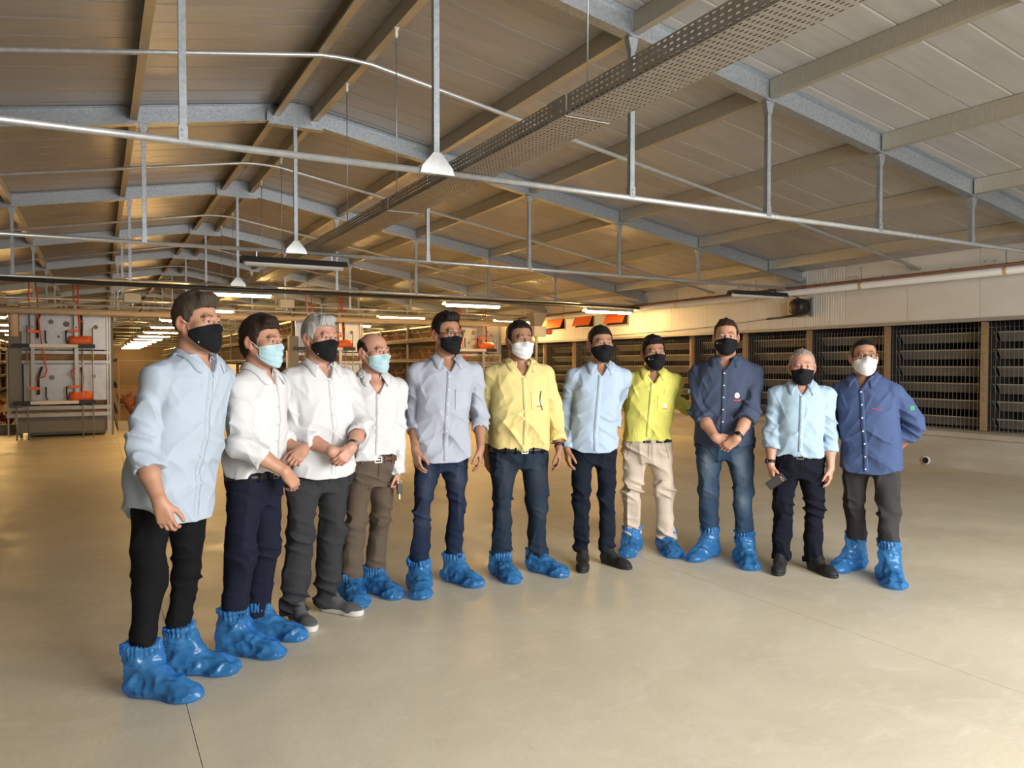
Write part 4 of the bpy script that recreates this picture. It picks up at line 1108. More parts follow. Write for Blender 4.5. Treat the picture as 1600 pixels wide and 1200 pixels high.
    cb.loft(zf[3:], a_s[3:] - .034, b_s[3:] - .034, cx[3:], cy[3:], .0)
    for s in (-1, 1):
        cb.cone(HIP[s] + np.array([0, 0, -.02]), KN[s], .050, .040, .03); cb.cone(KN[s], AN[s], .040, .030, .01); cb.cone(SH[s] - np.array([s * .02, 0, .01]), arms[s]['E'], .036, .032, .03); cb.cone(arms[s]['E'], arms[s]['E'] * .6 + arms[s]['W'] * .4, .032, .028, .01)
    cV, cQ = cb.surf(); parts.append((cV, cQ)); tints.append(np.ones((len(cV), 3), dtype=np.float32))
    V, Q = join(parts); me = mesh_np('person', V, Q); vcol(me, np.concatenate(tints)); me.materials.append(skin_mat(sp.get('skin', 'light')))
    root = link('person', me); root.location = loc; root.rotation_euler = (0, 0, th)
    tag(root, sp['label'], 'person', 'men lined up in the hall')
    # eyes
    hm = hair_mat(sp['hair']['c'], HAIR[sp['hair']['c']])
    m_eye = mat('eyeball', (.36, .33, .31), .35); m_iris = mat('dark_iris', (.03, .016, .010), .15)
    for s in (-1, 1):
        e = MB().lathe([(.0001, -.0122), (.0070, -.0100), (.0110, -.0052), (.0122, 0), (.0110, .0052), (.0070, .0100), (.0001, .0122)], (0, 0, 0), 12, 'Y')
        ev = toP(np.array(e.v, dtype=np.float32) + _v((s * .0318, -.0782, .0045))); e.v = [tuple(map(float, p)) for p in ev]
        eo = e.build('eye', m_eye, root, True)
        ir = MB().lathe([(.0056, -.0104), (.0054, -.0116), (.0028, -.0126), (.0002, -.0128)], (0, 0, 0), 10, 'Y')
        iv = toP(np.array(ir.v, dtype=np.float32) + _v((s * .0318 + sp.get('gaze', 0) * .003, -.0782, .0054))); ir.v = [tuple(map(float, p)) for p in iv]
        ir.build('iris', m_iris, eo, True)
    hV_, hQ_ = hair_mesh(sp); o = link('hair', mesh_np('hair', toP(hV_), hQ_), hm, root)
    # mask
    mk = sp['mask']; mV, mQ, cor = mask_mesh(bvh, mk['kind'])
    mm = mat('mask_' + mk['c'], {'black': (.010, .010, .012), 'blue': (.38, .55, .61), 'white': (.62, .62, .62)}[mk['c']], .85, spec=.15, bump=(300, .2, (1, 1, 1), .002))
    mo = link('face_mask', mesh_np('face_mask', toP(mV), mQ), mm, root)
    lm = mm if mk['c'] != 'blue' else mat('mask_white', (.62, .62, .62), .85, spec=.15)
    for s in (-1, 1):
        t_, b_ = cor[(s, 1)], cor[(s, 0)]
        pts = [t_, (s * .0815, -.012, -.004), (s * .0860, .030, .022), (s * .0850, .036, .000), (s * .0800, .024, -.022), (s * .0700, -.012, -.040), b_]
        pv = toP(np.array(pts, dtype=np.float32)); MB().tube([tuple(map(float, p)) for p in pv], .0017, 6).build('ear_loop', lm, mo, True)
    if mk.get('trim'):       # white binding along the top edge
        nv = 27; tp = [mV[i * nv] * 1.006 for i in range(0, 45, 2)]; pv = toP(np.array(tp, dtype=np.float32)); MB().tube([tuple(map(float, p)) for p in pv], .0026, 6).build('edge_binding', lm, mo, True)
    if mk.get('logo'):
        mb = BVHTree.FromPolygons([tuple(p) for p in mV], [tuple(int(i) for i in q) for q in mQ])
        def decal(name, ang, z, ww, hh, m, oval=False):
            n = 14; ring = []
            for i in range(n):
                a = 2 * math.pi * i / n
                du, dz = (math.cos(a) * ww / 2, math.sin(a) * hh / 2) if oval else (max(-1, min(1, 1.4 * math.cos(a))) * ww / 2, max(-1, min(1, 1.4 * math.sin(a))) * hh / 2)
                p = ang + du / .1; h = mb.ray_cast(Vector((.3 * math.sin(p), -.3 * math.cos(p), z + dz)), Vector((-math.sin(p), math.cos(p), 0)))
                r = .3 - (h[3] if h[0] is not None else .2) + .0012; ring.append((r * math.sin(p), -r * math.cos(p), z + dz))
            c = np.mean(ring, axis=0); pv = toP(np.array(ring + [tuple(c)], dtype=np.float32))
            MB().poly(pv, [(i, (i + 1) % n, n) for i in range(n)]).build(name, m, mo)
        wm_ = mat('white_print', (.8, .78, .74), .7); rm_ = mat('red_print', (.55, .05, .04), .7)
        if mk['logo'] == 'egg': decal('egg_print', math.radians(-38), -.040, .010, .013, wm_, True); decal('red_lettering', math.radians(-22), -.044, .018, .0035, rm_)
        else: decal('white_mark', math.radians(-46), -.082, .004, .008, wm_)
    if sp.get('glasses'):
        gm = mat('frame_' + sp['glasses'], {'dark': (.02, .018, .018), 'tortoise': (.10, .035, .025)}[sp['glasses']], .25, .2)
        go = None
        lens = mat('clear_lens', (1, 1, 1), .02, Transmission_Weight=1.0, IOR=1.05)
        ring_o = []
        for s in (-1, 1):
            ring = []
            for i in range(20):
                a = 2 * math.pi * i / 20; ca, sa = math.cos(a), math.sin(a)
                ring.append((s * .033 + .0245 * math.copysign(abs(ca) ** .7, ca), -.1045 + .010 * (abs(s * .033 + .0245 * ca) / .06) ** 2, .000 + .0175 * math.copysign(abs(sa) ** .7, sa)))
            ring_o.append(ring)
        b = MB()
        for ring in ring_o:
            pv = toP(np.array(ring, dtype=np.float32)); b.tube([tuple(map(float, p)) for p in pv], .0020, 6, closed=True)
        pv = toP(np.array([(-.009, -.106, .006), (0, -.110, .009), (.009, -.106, .006)], dtype=np.float32)); b.tube([tuple(map(float, p)) for p in pv], .0018, 6)
        go = b.build('glasses', gm, root, True)
        for ring in ring_o:
            pv = toP(np.array([np.mean(ring, axis=0)] + ring, dtype=np.float32)); MB().poly(pv, [(0, i, i % 20 + 1) for i in range(1, 21)]).build('lens', lens, go)
        for s in (-1, 1):
            pv = toP(np.array([(s * .058, -.098, .006), (s * .078, -.060, .008), (s * .0835, .005, .012), (s * .082, .030, .002)], dtype=np.float32)); MB().tube([tuple(map(float, p)) for p in pv], .0019, 6).build('temple', gm, go, True)

    # ---- shirt
    sh = sp['shirt']; tuck = sh.get('tuck', False); waist = sp.get('waist', .530) * H
    hem = waist + .006 if tuck else sh.get('hem', .47) * H
    h_ = sp.get('res', .0062); pad = .02
    allp = [SH[1], SH[-1], arms[1]['E'], arms[-1]['E'], arms[1]['W'], arms[-1]['W']]
    lo = np.min([np.min(allp, 0) - .09, (min(cx - a_s) - .05, min(cy_s - b_s) - .05, hem - .03)], 0); hi = np.max([np.max(allp, 0) + .09, (max(cx + a_s) + .05, max(cy_s + b_s) + .05, .9 * H)], 0)
    f = Field(lo, hi, h_)
    at = a_s.copy(); bt = b_s.copy()
    if tuck: pass
    f.loft(np.concatenate([[hem - (0 if tuck else .02)], zf[zf > hem]]), *(np.interp(np.concatenate([[hem - (0 if tuck else .02)], zf[zf > hem]]), zf, q_) for q_ in (at, bt, cx, cy_s)), 0)
    for s in (-1, 1):
        nk_ = np.array([neck[0] + s * .045, neck[1] + .005, .828 * H]); f.cone(nk_, SH[s] + np.array([0, 0, .002]), .032, .044 * (.7 + .3 * w), .050)
        f.ell(SH[s] - np.array([s * .012, 0, .03]), (.048 * (.7 + .3 * w), .056, .066), .04)
    fit = sh.get('fit', 1.0); ath = sp.get('arm_thick', 1.0)
    body_d = f.d.copy()
    for s in (-1, 1):
        E_, W_ = arms[s]['E'], arms[s]['W']; ax_ = unit(W_ - E_); end = E_ + ax_ * (arms[s]['t'] + .012)
        g = Field.__new__(Field); g.lo, g.h, g.n, g.ax = f.lo, f.h, f.n, f.ax; g.d = np.full_like(f.d, .2)
        g.cone(SH[s], E_, .056 * fit * ath, .052 * fit * ath, 0); g.cone(E_, end, .055 * fit * ath, (.050 if arms[s]['cuff'] < .85 else .040) * fit * ath, .02)
        en = ax_.astype(np.float32)
        X, Y, Z = f.ax[0][:, None, None], f.ax[1][None, :, None], f.ax[2][None, None, :]
        pl = (X - end[0]) * en[0] + (Y - end[1]) * en[1] + (Z - end[2]) * en[2]; near = ((X - end[0]) ** 2 + (Y - end[1]) ** 2 + (Z - end[2]) ** 2) < .13 ** 2
        g.d = np.where(near, np.maximum(g.d, pl), g.d)
        # sleeve folds: rings round the elbow, long pulls on the upper arm
        idx = np.nonzero(np.abs(g.d) < .03); gx, gy, gz = (g.ax[i][idx[i]] for i in range(3))
        d_el = np.sqrt((gx - E_[0]) ** 2 + (gy - E_[1]) ** 2 + (gz - E_[2]) ** 2); am = .008 + .015 * np.exp(-(d_el / .12) ** 2)
        sd = sp.get('seed', 1) * 3.7 + s
        g.d[idx] += (-1.25 * am * (ridged(gx * 6 + sd, gy * 6, gz * 14 + gx * 9) ** 2.5 - .3) - .014 * (ridged(gx * 9 + gz * 5 + sd, gy * 9, gz * 5) ** 3 - .25)).astype(np.float32)
        k_ = np.clip((f.ax[2][None, None, :] - (SH[s][2] - .16)) / .10, 0.05, 1) * .035
        a_ = f.d; hh = np.clip(.5 + .5 * (a_ - g.d) / k_, 0, 1); f.d = a_ * (1 - hh) + g.d * hh - k_ * hh * (1 - hh)
    sd = sp.get('seed', 1) * 5.1; wr = sh.get('wrinkle', 1.0)
    def folds(x, y, z):
        q = z / H; lower = smooth01(-q, -.70, -.56); front = smooth01(-y, -.02, .06)
        arm_ = smooth01(np.abs(x - np.interp(z, zf, cx)), .17, .22)
        sh3 = lambda q_: q_ ** 3
        pull = np.exp(-((q - .745) / .05) ** 2) * smooth01(np.abs(x - np.interp(z, zf, cx)), .05, .14)
        v = .020 * (sh3(ridged(x * 6 + z * 4.5 + sd, y * 5, z * 3.0)) - .25) * (.35 + lower) + .016 * (sh3(ridged(x * 4 + sd + 3, y * 5, z * 11 + x * 7 * np.sign(x))) - .25) * (.25 + lower) + .012 * (sh3(ridged(x * 7 + sd, y * 7, z * 8 - np.abs(x) * 16)) - .25) * pull + .008 * (sh3(ridged(x * 13 - z * 7 + sd, y * 11, z * 8)) - .25) + .010 * (noise3(x * 5 + sd, y * 5, z * 4) - .5)
        if tuck: v = v + .010 * (ridged(x * 24 + sd, y * 20, z * 3) - .5) * smooth01(-(z - waist), -.13, -.02)
        return -v * (1 - arm_) * wr
    f.disp(folds, .035)
    # open neck
    vz = sh.get('vneck', .795) * H
    def vcut(X, Y, Z):
        xx = np.abs(X - neck[0]) - .006; wdt = np.clip((Z - vz) * .62, 0, .060)
        return np.where((Y < neck[1]) & (Z > vz), np.minimum(wdt - xx, .05), -.05)
    X, Y, Z = f.ax[0][:, None, None], f.ax[1][None, :, None], f.ax[2][None, None, :]
    f.d = np.maximum(f.d, vcut(X, Y, Z).astype(np.float32))
    ncut = np.sqrt(((X - neck[0]) / 1.0) ** 2 + (Y - neck[1]) ** 2) - (nr + .010); f.d = np.where(Z > .825 * H, np.maximum(f.d, -ncut), f.d)
    # hem
    if not tuck:
        hz = hem + sh.get('tail', .05) * smooth01(np.abs(X - np.interp(hem, zf, cx)) / (a_s[2]), .45, 1.0); torso = (np.abs(X - np.interp(hem, zf, cx)) < a_s[2] + .035) & (Z < .56 * H)
        f.d = np.where(torso & (body_d < .06), np.maximum(f.d, hz - Z), f.d)
    sV, sQ = f.surf(); sm = cloth_mat(sh['name'], sh['col']); so = link('shirt', mesh_np('shirt', sV, sQ), sm, root)
    so['label'] = sh['label']
    bs = BVHTree.FromPolygons([tuple(p) for p in sV], [tuple(int(i) for i in q) for q in sQ])
    def onfront(x_, z_, off=.002):
        h = bs.ray_cast(Vector((x_, -.8, z_)), Vector((0, 1, 0)))
        if h[0] is None: return None
        return np.array(h[0]) + np.array(h[1]) * off
    # placket and buttons
    zt_ = vz + .006; zb_ = (waist + .01) if tuck else hem + .012
    L_, R_, C_ = [], [], []
    for z_ in np.arange(zt_, zb_, -.018):
        xc_ = np.interp(z_, zf, cx); row = [onfront(xc_ + q_, z_, .0022) for q_ in (-.016, 0, .016)]
        if any(r is None for r in row): continue
        L_.append(row[0]); C_.append(row[1]); R_.append(row[2])
    if len(C_) > 3:
        for arr in (L_, C_, R_):
            ys = np.array([p[1] for p in arr]); ys2 = ys.copy(); ys2[1:-1] = np.minimum(ys[1:-1], (ys[:-2] + ys[2:]) / 2)
            for p, y_ in zip(arr, ys2): p[1] = y_
        b = MB(); vs = []; n = len(C_)
        for l, c, r in zip(L_, C_, R_): vs += [l + [0, .006, 0], l, c, r, r + [0, .006, 0]]
        b.poly(vs, [(i * 5 + k, i * 5 + k + 1, (i + 1) * 5 + k + 1, (i + 1) * 5 + k)[::-1] for i in range(n - 1) for k in range(4)])
        b.build('placket', cloth_mat(sh['name'] + '_placket', sh.get('placket', sh['col'])), so, True)
        bm_ = mat('button_' + sh.get('button', 'pale'), {'pale': (.52, .52, .52), 'white': (.85, .85, .85), 'grey': (.45, .45, .46)}[sh.get('button', 'pale')], .3)
        for i in range(2, n - 1, 5):
            c = C_[i]; MB().lathe([(.0055, -.0035), (.0058, 0)], (c[0], c[1] - .0005, c[2]), 10, 'Y').build('button', bm_, so)
    # collar: stand and turned-down leaf
    cm_ = cloth_mat(sh['name'] + '_collar', sh.get('collar', sh['col']))
    nrx = nr + .012; rows = []
    nth = 37
    for i in range(nth):
        tt = -1 + 2 * i / (nth - 1); ang = tt * math.radians(158); fr = abs(tt)             # 0 at the nape, +-1 at the front
        dx, dy = math.sin(ang), math.cos(ang)                                              # nape towards +y
        zc = .838 * H + .012 - .034 * smooth01(fr, .45, 1.0); op = .010 * smooth01(fr, .7, 1.0)
        st_ = .036 - .010 * fr; lf = .046 + .034 * smooth01(fr, .62, 1.0)
        c0 = np.array([neck[0], neck[1], 0]); P0 = c0 + np.array([dx * (nrx + op), dy * (nrx + .004), zc - .012]); P1 = c0 + np.array([dx * (nrx + op + .001), dy * (nrx + .005), zc + st_])
        out = .026 + .016 * smooth01(fr, .5, 1.0)
        side_ = np.array([dx, dy, 0]); sp_ = np.array([math.copysign(1, tt) * .022 * smooth01(fr, .7, 1.0), -.012 * smooth01(fr, .7, 1), 0])
        P2 = P1 + side_ * .006 + np.array([0, 0, -.004]); P3 = P1 + side_ * (out * .6) + sp_ * .5 + np.array([0, 0, -lf * .5]); P4 = P1 + side_ * out + sp_ + np.array([0, 0, -lf])
        rows.append([P0, (P0 + P1) / 2, P1, P2, P3, P4])
    vs = [p for r in rows for p in r]; b = MB()
    # keep the leaf outside the shirt surface
    for r in rows:
        for q_ in (4, 5):
            h = bs.find_nearest(Vector(r[q_]))
            if h[0] is not None:
                dv = Vector(r[q_]) - h[0]; sd_ = dv.dot(h[1])
                if sd_ < .005: r[q_][:] = np.array(h[0]) + np.array(h[1]) * .005
    vs = [p for r in rows for p in r]
    b.poly(vs, [(i * 6 + k, i * 6 + k + 1, (i + 1) * 6 + k + 1, (i + 1) * 6 + k) for i in range(nth - 1) for k in range(5)])
    co = b.build('collar', cm_, so, True); md = co.modifiers.new('thickness', 'SOLIDIFY'); md.thickness = .003; md.offset = 0
    # cuffs
    for s in (-1, 1):
        a_ = arms[s]
        if a_.get('cuff') is None or sp['arm' + ('L' if s > 0 else 'R')].get('nocuff'): continue
        ax_ = unit(a_['W'] - a_['E']); rolled = a_['cuff'] < .85
        r_ = (.0545 if rolled else .043) * fit * ath; ln = .062 if rolled else .05
        e0 = a_['E'] + ax_ * (a_['t'] + .016)
        u_ = unit(np.cross(ax_, (0, 1, 0.01))); v_ = np.cross(ax_, u_); b = MB(); n = 30; prof = [(-ln, .000), (-ln * .6, .004), (-ln * .1, .004), (0, .001), (0, -.010), (-ln * .5, -.012)]
        vs = []
        for dz, dr in prof:
            for i in range(n):
                an = 2 * math.pi * i / n; wob = .0025 * math.sin(an * 3 + s + sp.get('seed', 1)) + .0018 * math.sin(an * 5 + dz * 60)
                vs.append(e0 + ax_ * (dz + .006 * math.sin(an * 2 + s)) + (u_ * math.cos(an) + v_ * math.sin(an)) * (r_ + dr + wob))
        m_ = len(prof); b.poly(vs, [(i * n + k, i * n + (k + 1) % n, (i + 1) * n + (k + 1) % n, (i + 1) * n + k) for i in range(m_ - 1) for k in range(n)])
        b.build('cuff', cloth_mat(sh['name'] + '_cuff', sh.get('cuffcol', sh['col'])), so, True)
    # chest pocket, emblem
    def patch(name, x0, x1, z0, z1, m, par, off=.003, nx=6, nz=6, outline=None):
        pts = []; ok = True
        for k in range(nz + 1):
            for i in range(nx + 1):
                p = onfront(np.interp(.74 * H, zf, cx) + x0 + (x1 - x0) * i / nx, z0 + (z1 - z0) * k / nz, off)
                if p is None: return None
                pts.append(p)
        return MB().poly(pts, [(k * (nx + 1) + i, k * (nx + 1) + i + 1, (k + 1) * (nx + 1) + i + 1, (k + 1) * (nx + 1) + i) for k in range(nz) for i in range(nx)]).build(name, m, par, True)
    po = None
    if sh.get('pocket'):
        po = patch('pocket', .045, .135, .655 * H, .725 * H, cloth_mat(sh['name'] + '_pocket', tuple(min(1, 1.06 * q_) for q_ in sh['col'])), so, .0035)
        patch('pocket_band', .045, .135, .718 * H, .726 * H, sm, so, .0055, 6, 2)
    em = sh.get('emblem')
    wm_ = mat('white_print', (.8, .78, .74), .7); rm_ = mat('red_print', (.55, .05, .04), .7); om_ = mat('orange_print', (.85, .30, .08), .7)
    def disc(name, x0, z0, rx, rz, m, off=.006, egg=0.0):
        n = 18; pts = []
        for i in range(n):
            an = 2 * math.pi * i / n; p = onfront(np.interp(.74 * H, zf, cx) + x0 + rx * math.cos(an) * (1 - egg * math.sin(an)), z0 + rz * math.sin(an), off); pts.append(p)
        if any(p is None for p in pts): return
        pts.append(np.mean(pts, axis=0)); MB().poly(pts, [(i, (i + 1) % n, n) for i in range(n)]).build(name, m, so)
    if em == 'egg':
        disc('egg_emblem', .092, .690 * H, .017, .021, mat('cream_print', (.80, .72, .55), .7), .006, .16)
        for k in range(3): patch('emblem_line', .092 - .010 + .002 * k, .092 + .010 - .002 * k, .690 * H - .009 + .007 * k, .690 * H - .006 + .007 * k, mat('grey_print', (.25, .24, .25), .7), so, .0078, 4, 1)
        patch('red_lettering', .066, .118, .668 * H, .672 * H, rm_, so, .006, 6, 1)
    elif em == 'pocket_logo':
        disc('white_emblem', .100, .684 * H, .013, .018, wm_, .007, .16); patch('orange_lettering', .078, .122, .664 * H, .669 * H, om_, so, .007, 6, 1)
    elif em == 'pen':
        patch('white_emblem', .094, .112, .672 * H, .694 * H, wm_, so, .007, 3, 3); patch('red_lettering', .080, .125, .666 * H, .669 * H, rm_, so, .007, 6, 1)
        pts = [onfront(np.interp(.74 * H, zf, cx) + .112 + dx, z_ * H, .010) for dx, z_ in ((.004, .727), (-.002, .705), (-.006, .685), (-.001, .668), (.006, .652))]
        if all(p is not None for p in pts): MB().tube([tuple(p) for p in pts], .0028, 6).build('spectacle_arm', m_black, so, True)
    elif em == 'red_text':
        for k in range(7): patch('red_lettering', .068 + k * .0085, .068 + k * .0085 + .006, .708 * H - .0012 * k, .712 * H - .0012 * k, rm_, so, .005, 2, 1)
    if sh.get('flag') is not None:
        s = sh['flag']; c = SH[s] * .52 + arms[s]['E'] * .48; o = c + np.array([s * .4, -.25, .02]); h = bs.ray_cast(Vector(o), Vector(c - o).normalized())
        if h[0] is not None:
            n_ = np.array(h[1]); t_ = unit(np.cross((0, 0, 1), n_)); u_ = np.cross(n_, t_); p = np.array(h[0]) + n_ * .003
            MB().poly([p + t_ * a * .020 + u_ * b2 * .014 for a, b2 in ((-1, -1), (1, -1), (1, 1), (-1, 1))], [(0, 1, 2, 3)]).build('sleeve_flag', mat('flag_' + sh.get('flagcol', 'green'), {'green': (.04, .24, .10), 'white': (.7, .7, .7)}[sh.get('flagcol', 'green')], .7), so)

    # ---- trousers
    tr = sp['trousers']; f = Field((min(boff[0], 0) - .33, min(boff[1], 0) - .30, .03), (max(boff[0], 0) + .33, max(boff[1], 0) + .30, waist + .05), h_)
    zz = np.linspace(.425 * H, waist + .012, 14); gt = lambda q_: np.interp(zz, zf, q_)
    ga = -.004 if tuck else -.026
    tpz = .50 + .50 * smooth01(zz / H, .42, .50)
    f.loft(zz, (gt(SHIRT_A * H * w) + ga) * tpz, (gt(SHIRT_B * H * dp * w + bl * .3) + ga) * (.35 + .65 * tpz), gt(cx), gt(cy), 0)
    lw = tr.get('leg', 1.0); tp = tr.get('ankle', .052)
    base = f.d.copy(); legs = []
    for s in (-1, 1):
        g = Field.__new__(Field); g.lo, g.h, g.n, g.ax = f.lo, f.h, f.n, f.ax; g.d = base.copy()
        g.cone(HIP[s] + np.array([-s * .006, .006, -.03]), KN[s], .090 * lw * H / 1.8 * (.4 + .6 * w), .062 * lw, .045)
        g.cone(KN[s], AN[s] * .55 + KN[s] * .45 + np.array([0, .014, 0]), .062 * lw, .060 * lw, .02); g.cone(AN[s] * .55 + KN[s] * .45 + np.array([0, .014, 0]), AN[s], .060 * lw, tp, .02)
        legs.append(g.d)
    f.d = np.minimum(legs[0], legs[1]); f.d = np.where(f.ax[2][None, None, :] > .44 * H, -np.log(np.exp(-np.clip(legs[0], -.08, .15) * 90) + np.exp(-np.clip(legs[1], -.08, .15) * 90)) / 90 + .0077 * (np.abs(legs[0] - legs[1]) < .02), f.d).astype(np.float32)
    hz2 = {-1: tr.get('hem', .095), 1: tr.get('hem', .095)}
    if sp.get('shoes', 'cover') == 'cover':
        for s, k_ in ((-1, 0), (1, 1)): hz2[s] = {'high': .245, 'tall': .205, 'mid': .165, 'low': .135}[sp.get('cover', ('mid', 'mid'))[k_]] - .032
    xm_ = (AN[1][0] + AN[-1][0]) / 2
    f.clip(lambda X, Y, Z: np.maximum(np.where(X > xm_, hz2[1], hz2[-1]) - Z, Z - waist - .006) + 0 * X + 0 * Y)
    sd = sp.get('seed', 1) * 2.9; kz = .285 * H; bag = tr.get('folds', 1.0)
    def tf(x, y, z):
        kn = np.exp(-((z - kz) / .075) ** 2); an = smooth01(-z, -.26, -.11); cr = np.exp(-((z - .46 * H) / .06) ** 2)
        v = (.010 * kn + .012 * an + .006 * cr + .003) * 1.3 * (ridged(x * 6 + sd, y * 7, z * 16 + x * 7 + sd) ** 2.5 - .3) + .010 * (ridged(x * 9 + sd, y * 8 + z * 2, z * 3.5) ** 3 - .25) + .006 * (noise3(x * 8, y * 8, z * 5 + sd) - .5)
        return -v * bag * 1.5
    f.disp(tf, .035)
    tV, tQ = f.surf(); me = mesh_np('trousers', tV, tQ); tm = cloth_mat(tr['name'], tr['col'], tr.get('kind', 'chino'))
    if tr.get('kind') == 'jeans':
        x, y, z = tV.T; fd = tr.get('fade', .5); leg_x = np.where(x > boff[0], np.interp(z, [.075, kz, hipz], [AN[1][0], KN[1][0], HIP[1][0]]), np.interp(z, [.075, kz, hipz], [AN[-1][0], KN[-1][0], HIP[-1][0]]))
        q_ = np.exp(-((x - leg_x) / .045) ** 2) * smooth01(-y, -.03, .05) * (np.exp(-((z - .40 * H) / (.075 * H)) ** 2) + .75 * np.exp(-((z - .25 * H) / (.04 * H)) ** 2)) * (.6 + .8 * noise3(x * 40, y * 40, z * 14))
        vcol(me, 1 + fd * q_[:, None] * np.array([6.0, 3.4, 2.0]))
    to = link('trousers', me, tm, root); to['label'] = tr['label']
    bt_ = BVHTree.FromPolygons([tuple(p) for p in tV], [tuple(int(i) for i in q) for q in tQ])
    def onleg(x_, z_, off):
        h = bt_.ray_cast(Vector((x_, -.8, z_)), Vector((0, 1, 0))); return None if h[0] is None else np.array(h[0]) + np.array(h[1]) * off
    if tuck:
        # belt, buckle, loops, fly
        zb = waist - .012; n = 48; b = MB(); A2, B2, CX2, CY2 = (float(np.interp(zb, zf, q_)) for q_ in (SHIRT_A * H * w, SHIRT_B * H * dp * w + bl * .3, cx, cy)); vs = []
        prof = [(-.017, .0), (-.017, .007), (.017, .007), (.017, .0)]
        for dz, dr in prof:
            for i in range(n):
                an = 2 * math.pi * i / n; ca, sa = math.cos(an), math.sin(an); e = 2 / 2.3
                vs.append((CX2 + (A2 + dr - .002) * math.copysign(abs(ca) ** e, ca), CY2 + (B2 + dr - .002) * math.copysign(abs(sa) ** e, sa), zb + dz))
        b.poly(vs, [(i * n + k, i * n + (k + 1) % n, (i + 1) * n + (k + 1) % n, (i + 1) * n + k) for i in range(3) for k in range(n)])
        bo = b.build('belt', mat('belt_' + tr.get('belt', 'black'), {'black': (.010, .010, .011), 'brown': (.085, .032, .018)}[tr.get('belt', 'black')], .4, bump=(200, .2)), root, True)
        yb = CY2 - B2 - .010; b = MB()
        for z0, z1, x0, x1 in ((-.020, -.015, -.024, .024), (.015, .020, -.024, .024), (-.02, .02, -.024, -.019), (-.02, .02, .019, .024), (-.003, .003, -.022, .012)): b.box(CX2 + x0, CX2 + x1, yb - .003, yb + .003, zb + z0, zb + z1)
        b.build('buckle', mat('silver_buckle', (.42, .41, .39), .3, .9), bo)
        for xo in (-.62, -.30, .30, .62):
            p = np.array([CX2 + A2 * xo, CY2 - B2 * (1 - abs(xo) ** 2.3) ** (1 / 2.3) - .009, zb]); MB().box(p[0] - .005, p[0] + .005, p[1] - .002, p[1] + .006, zb - .026, zb + .022).build('belt_loop', tm, to)
    # fly seam and slant pocket seams
    dk = mat('seam_' + tr['name'], tuple(.45 * q_ for q_ in tr['col']), .9)
    def seam(name, pts):
        ps = [onleg(x_, z_, .0012) for x_, z_ in pts]; ps = [p for p in ps if p is not None]
        if len(ps) > 2: MB().tube([tuple(map(float, p)) for p in ps], .0022, 5).build(name, dk, to, True)
    bx0 = float(np.interp(waist, zf, cx))
    seam('fly_seam', [(bx0 + .004, waist - .03 - .016 * i) for i in range(8)])
    for s in (-1, 1): seam('pocket_seam', [(bx0 + s * (.075 * H * w - .004 - .0 * i + .0055 * i) * 1.0, waist - .03 - .020 * i) for i in range(7)])

    # ---- feet
    for s, key in ((-1, 0), (1, 1)):
        kind = sp.get('shoes', 'cover')
        R_ = fyaw[s]; up, sol = shoe_mesh('sneaker' if kind == 'sneaker' else 'boot')
        if not up.materials: up.materials.append(None)
        shm = {'cover': mat('dark_leather', (.03, .022, .03), .5), 'sneaker': mat('grey_knit', (.085, .085, .09), .9, bump=(300, .5)), 'boot': mat('black_suede', (.012, .011, .011), .75)}[kind]
        slm = mat('pale_rubber', (.55, .53, .49), .7) if kind == 'sneaker' else mat('black_rubber', (.015, .015, .015), .6)
        so_ = bpy.data.objects.new('shoe', up); COL.objects.link(so_); so_.parent = root; so_.location = feet[s] + np.array([0, 0, .002]); so_.rotation_euler = (0, 0, R_)
        so_.material_slots[0].link = 'OBJECT'; so_.material_slots[0].material = shm
        if not sol.materials: sol.materials.append(None)
        s2 = bpy.data.objects.new('sole', sol); COL.objects.link(s2); s2.parent = so_; s2.material_slots[0].link = 'OBJECT'; s2.material_slots[0].material = slm
        if kind == 'cover':
            cmz = cover_mesh(sp.get('cover', ('mid', 'mid'))[key], (sp.get('seed', 1) * 2 + key) % 4)
            if not cmz.materials: cmz.materials.append(m_cover)
            c_ = bpy.data.objects.new('shoe_cover', cmz); COL.objects.link(c_); c_.parent = root; c_.location = feet[s]; c_.scale = (1.08, 1.06, 1.0); c_.rotation_euler = (0, 0, R_)
            c_['label'] = 'crumpled blue plastic shoe cover'
    # ---- wrist things
    for s, key in ((-1, 'R'), (1, 'L')):
        if sp['arm' + key].get('watch'):
            a_ = arms[s]; ax_ = unit(a_['W'] - a_['E']); c = a_['W'] - ax_ * .030; u_ = unit(-a_['palm'] - ax_ * np.dot(ax_, -a_['palm'])); v_ = np.cross(ax_, u_); n = 26; b = MB(); vs = []
            rr_ = .0262 * sp.get('arm_thick', 1.0)
            for dz, dr in ((-.011, .002), (-.011, .006), (.011, .006), (.011, .002)):
                for i in range(n): an = 2 * math.pi * i / n; vs.append(c + ax_ * dz + u_ * math.cos(an) * (rr_ + dr) + v_ * math.sin(an) * (rr_ * 1.20 + dr))
            b.poly(vs, [(i * n + k, i * n + (k + 1) % n, (i + 1) * n + (k + 1) % n, (i + 1) * n + k) for i in range(3) for k in range(n)])
            wo = b.build('wristwatch', mat('watch_strap', (.02, .02, .022), .45), root, True)
            b = MB(); p = c + u_ * (rr_ + .004); n = 18; vs = []
            for h2, r2 in ((0, .017), (.007, .017), (.009, .014)):
                for i in range(n): an = 2 * math.pi * i / n; vs.append(p + u_ * h2 + (ax_ * math.cos(an) + v_ * math.sin(an)) * r2)
            b.poly(vs, [(i * n + k, i * n + (k + 1) % n, (i + 1) * n + (k + 1) % n, (i + 1) * n + k) for i in range(2) for k in range(n)] + [tuple(range(2 * n, 3 * n))])
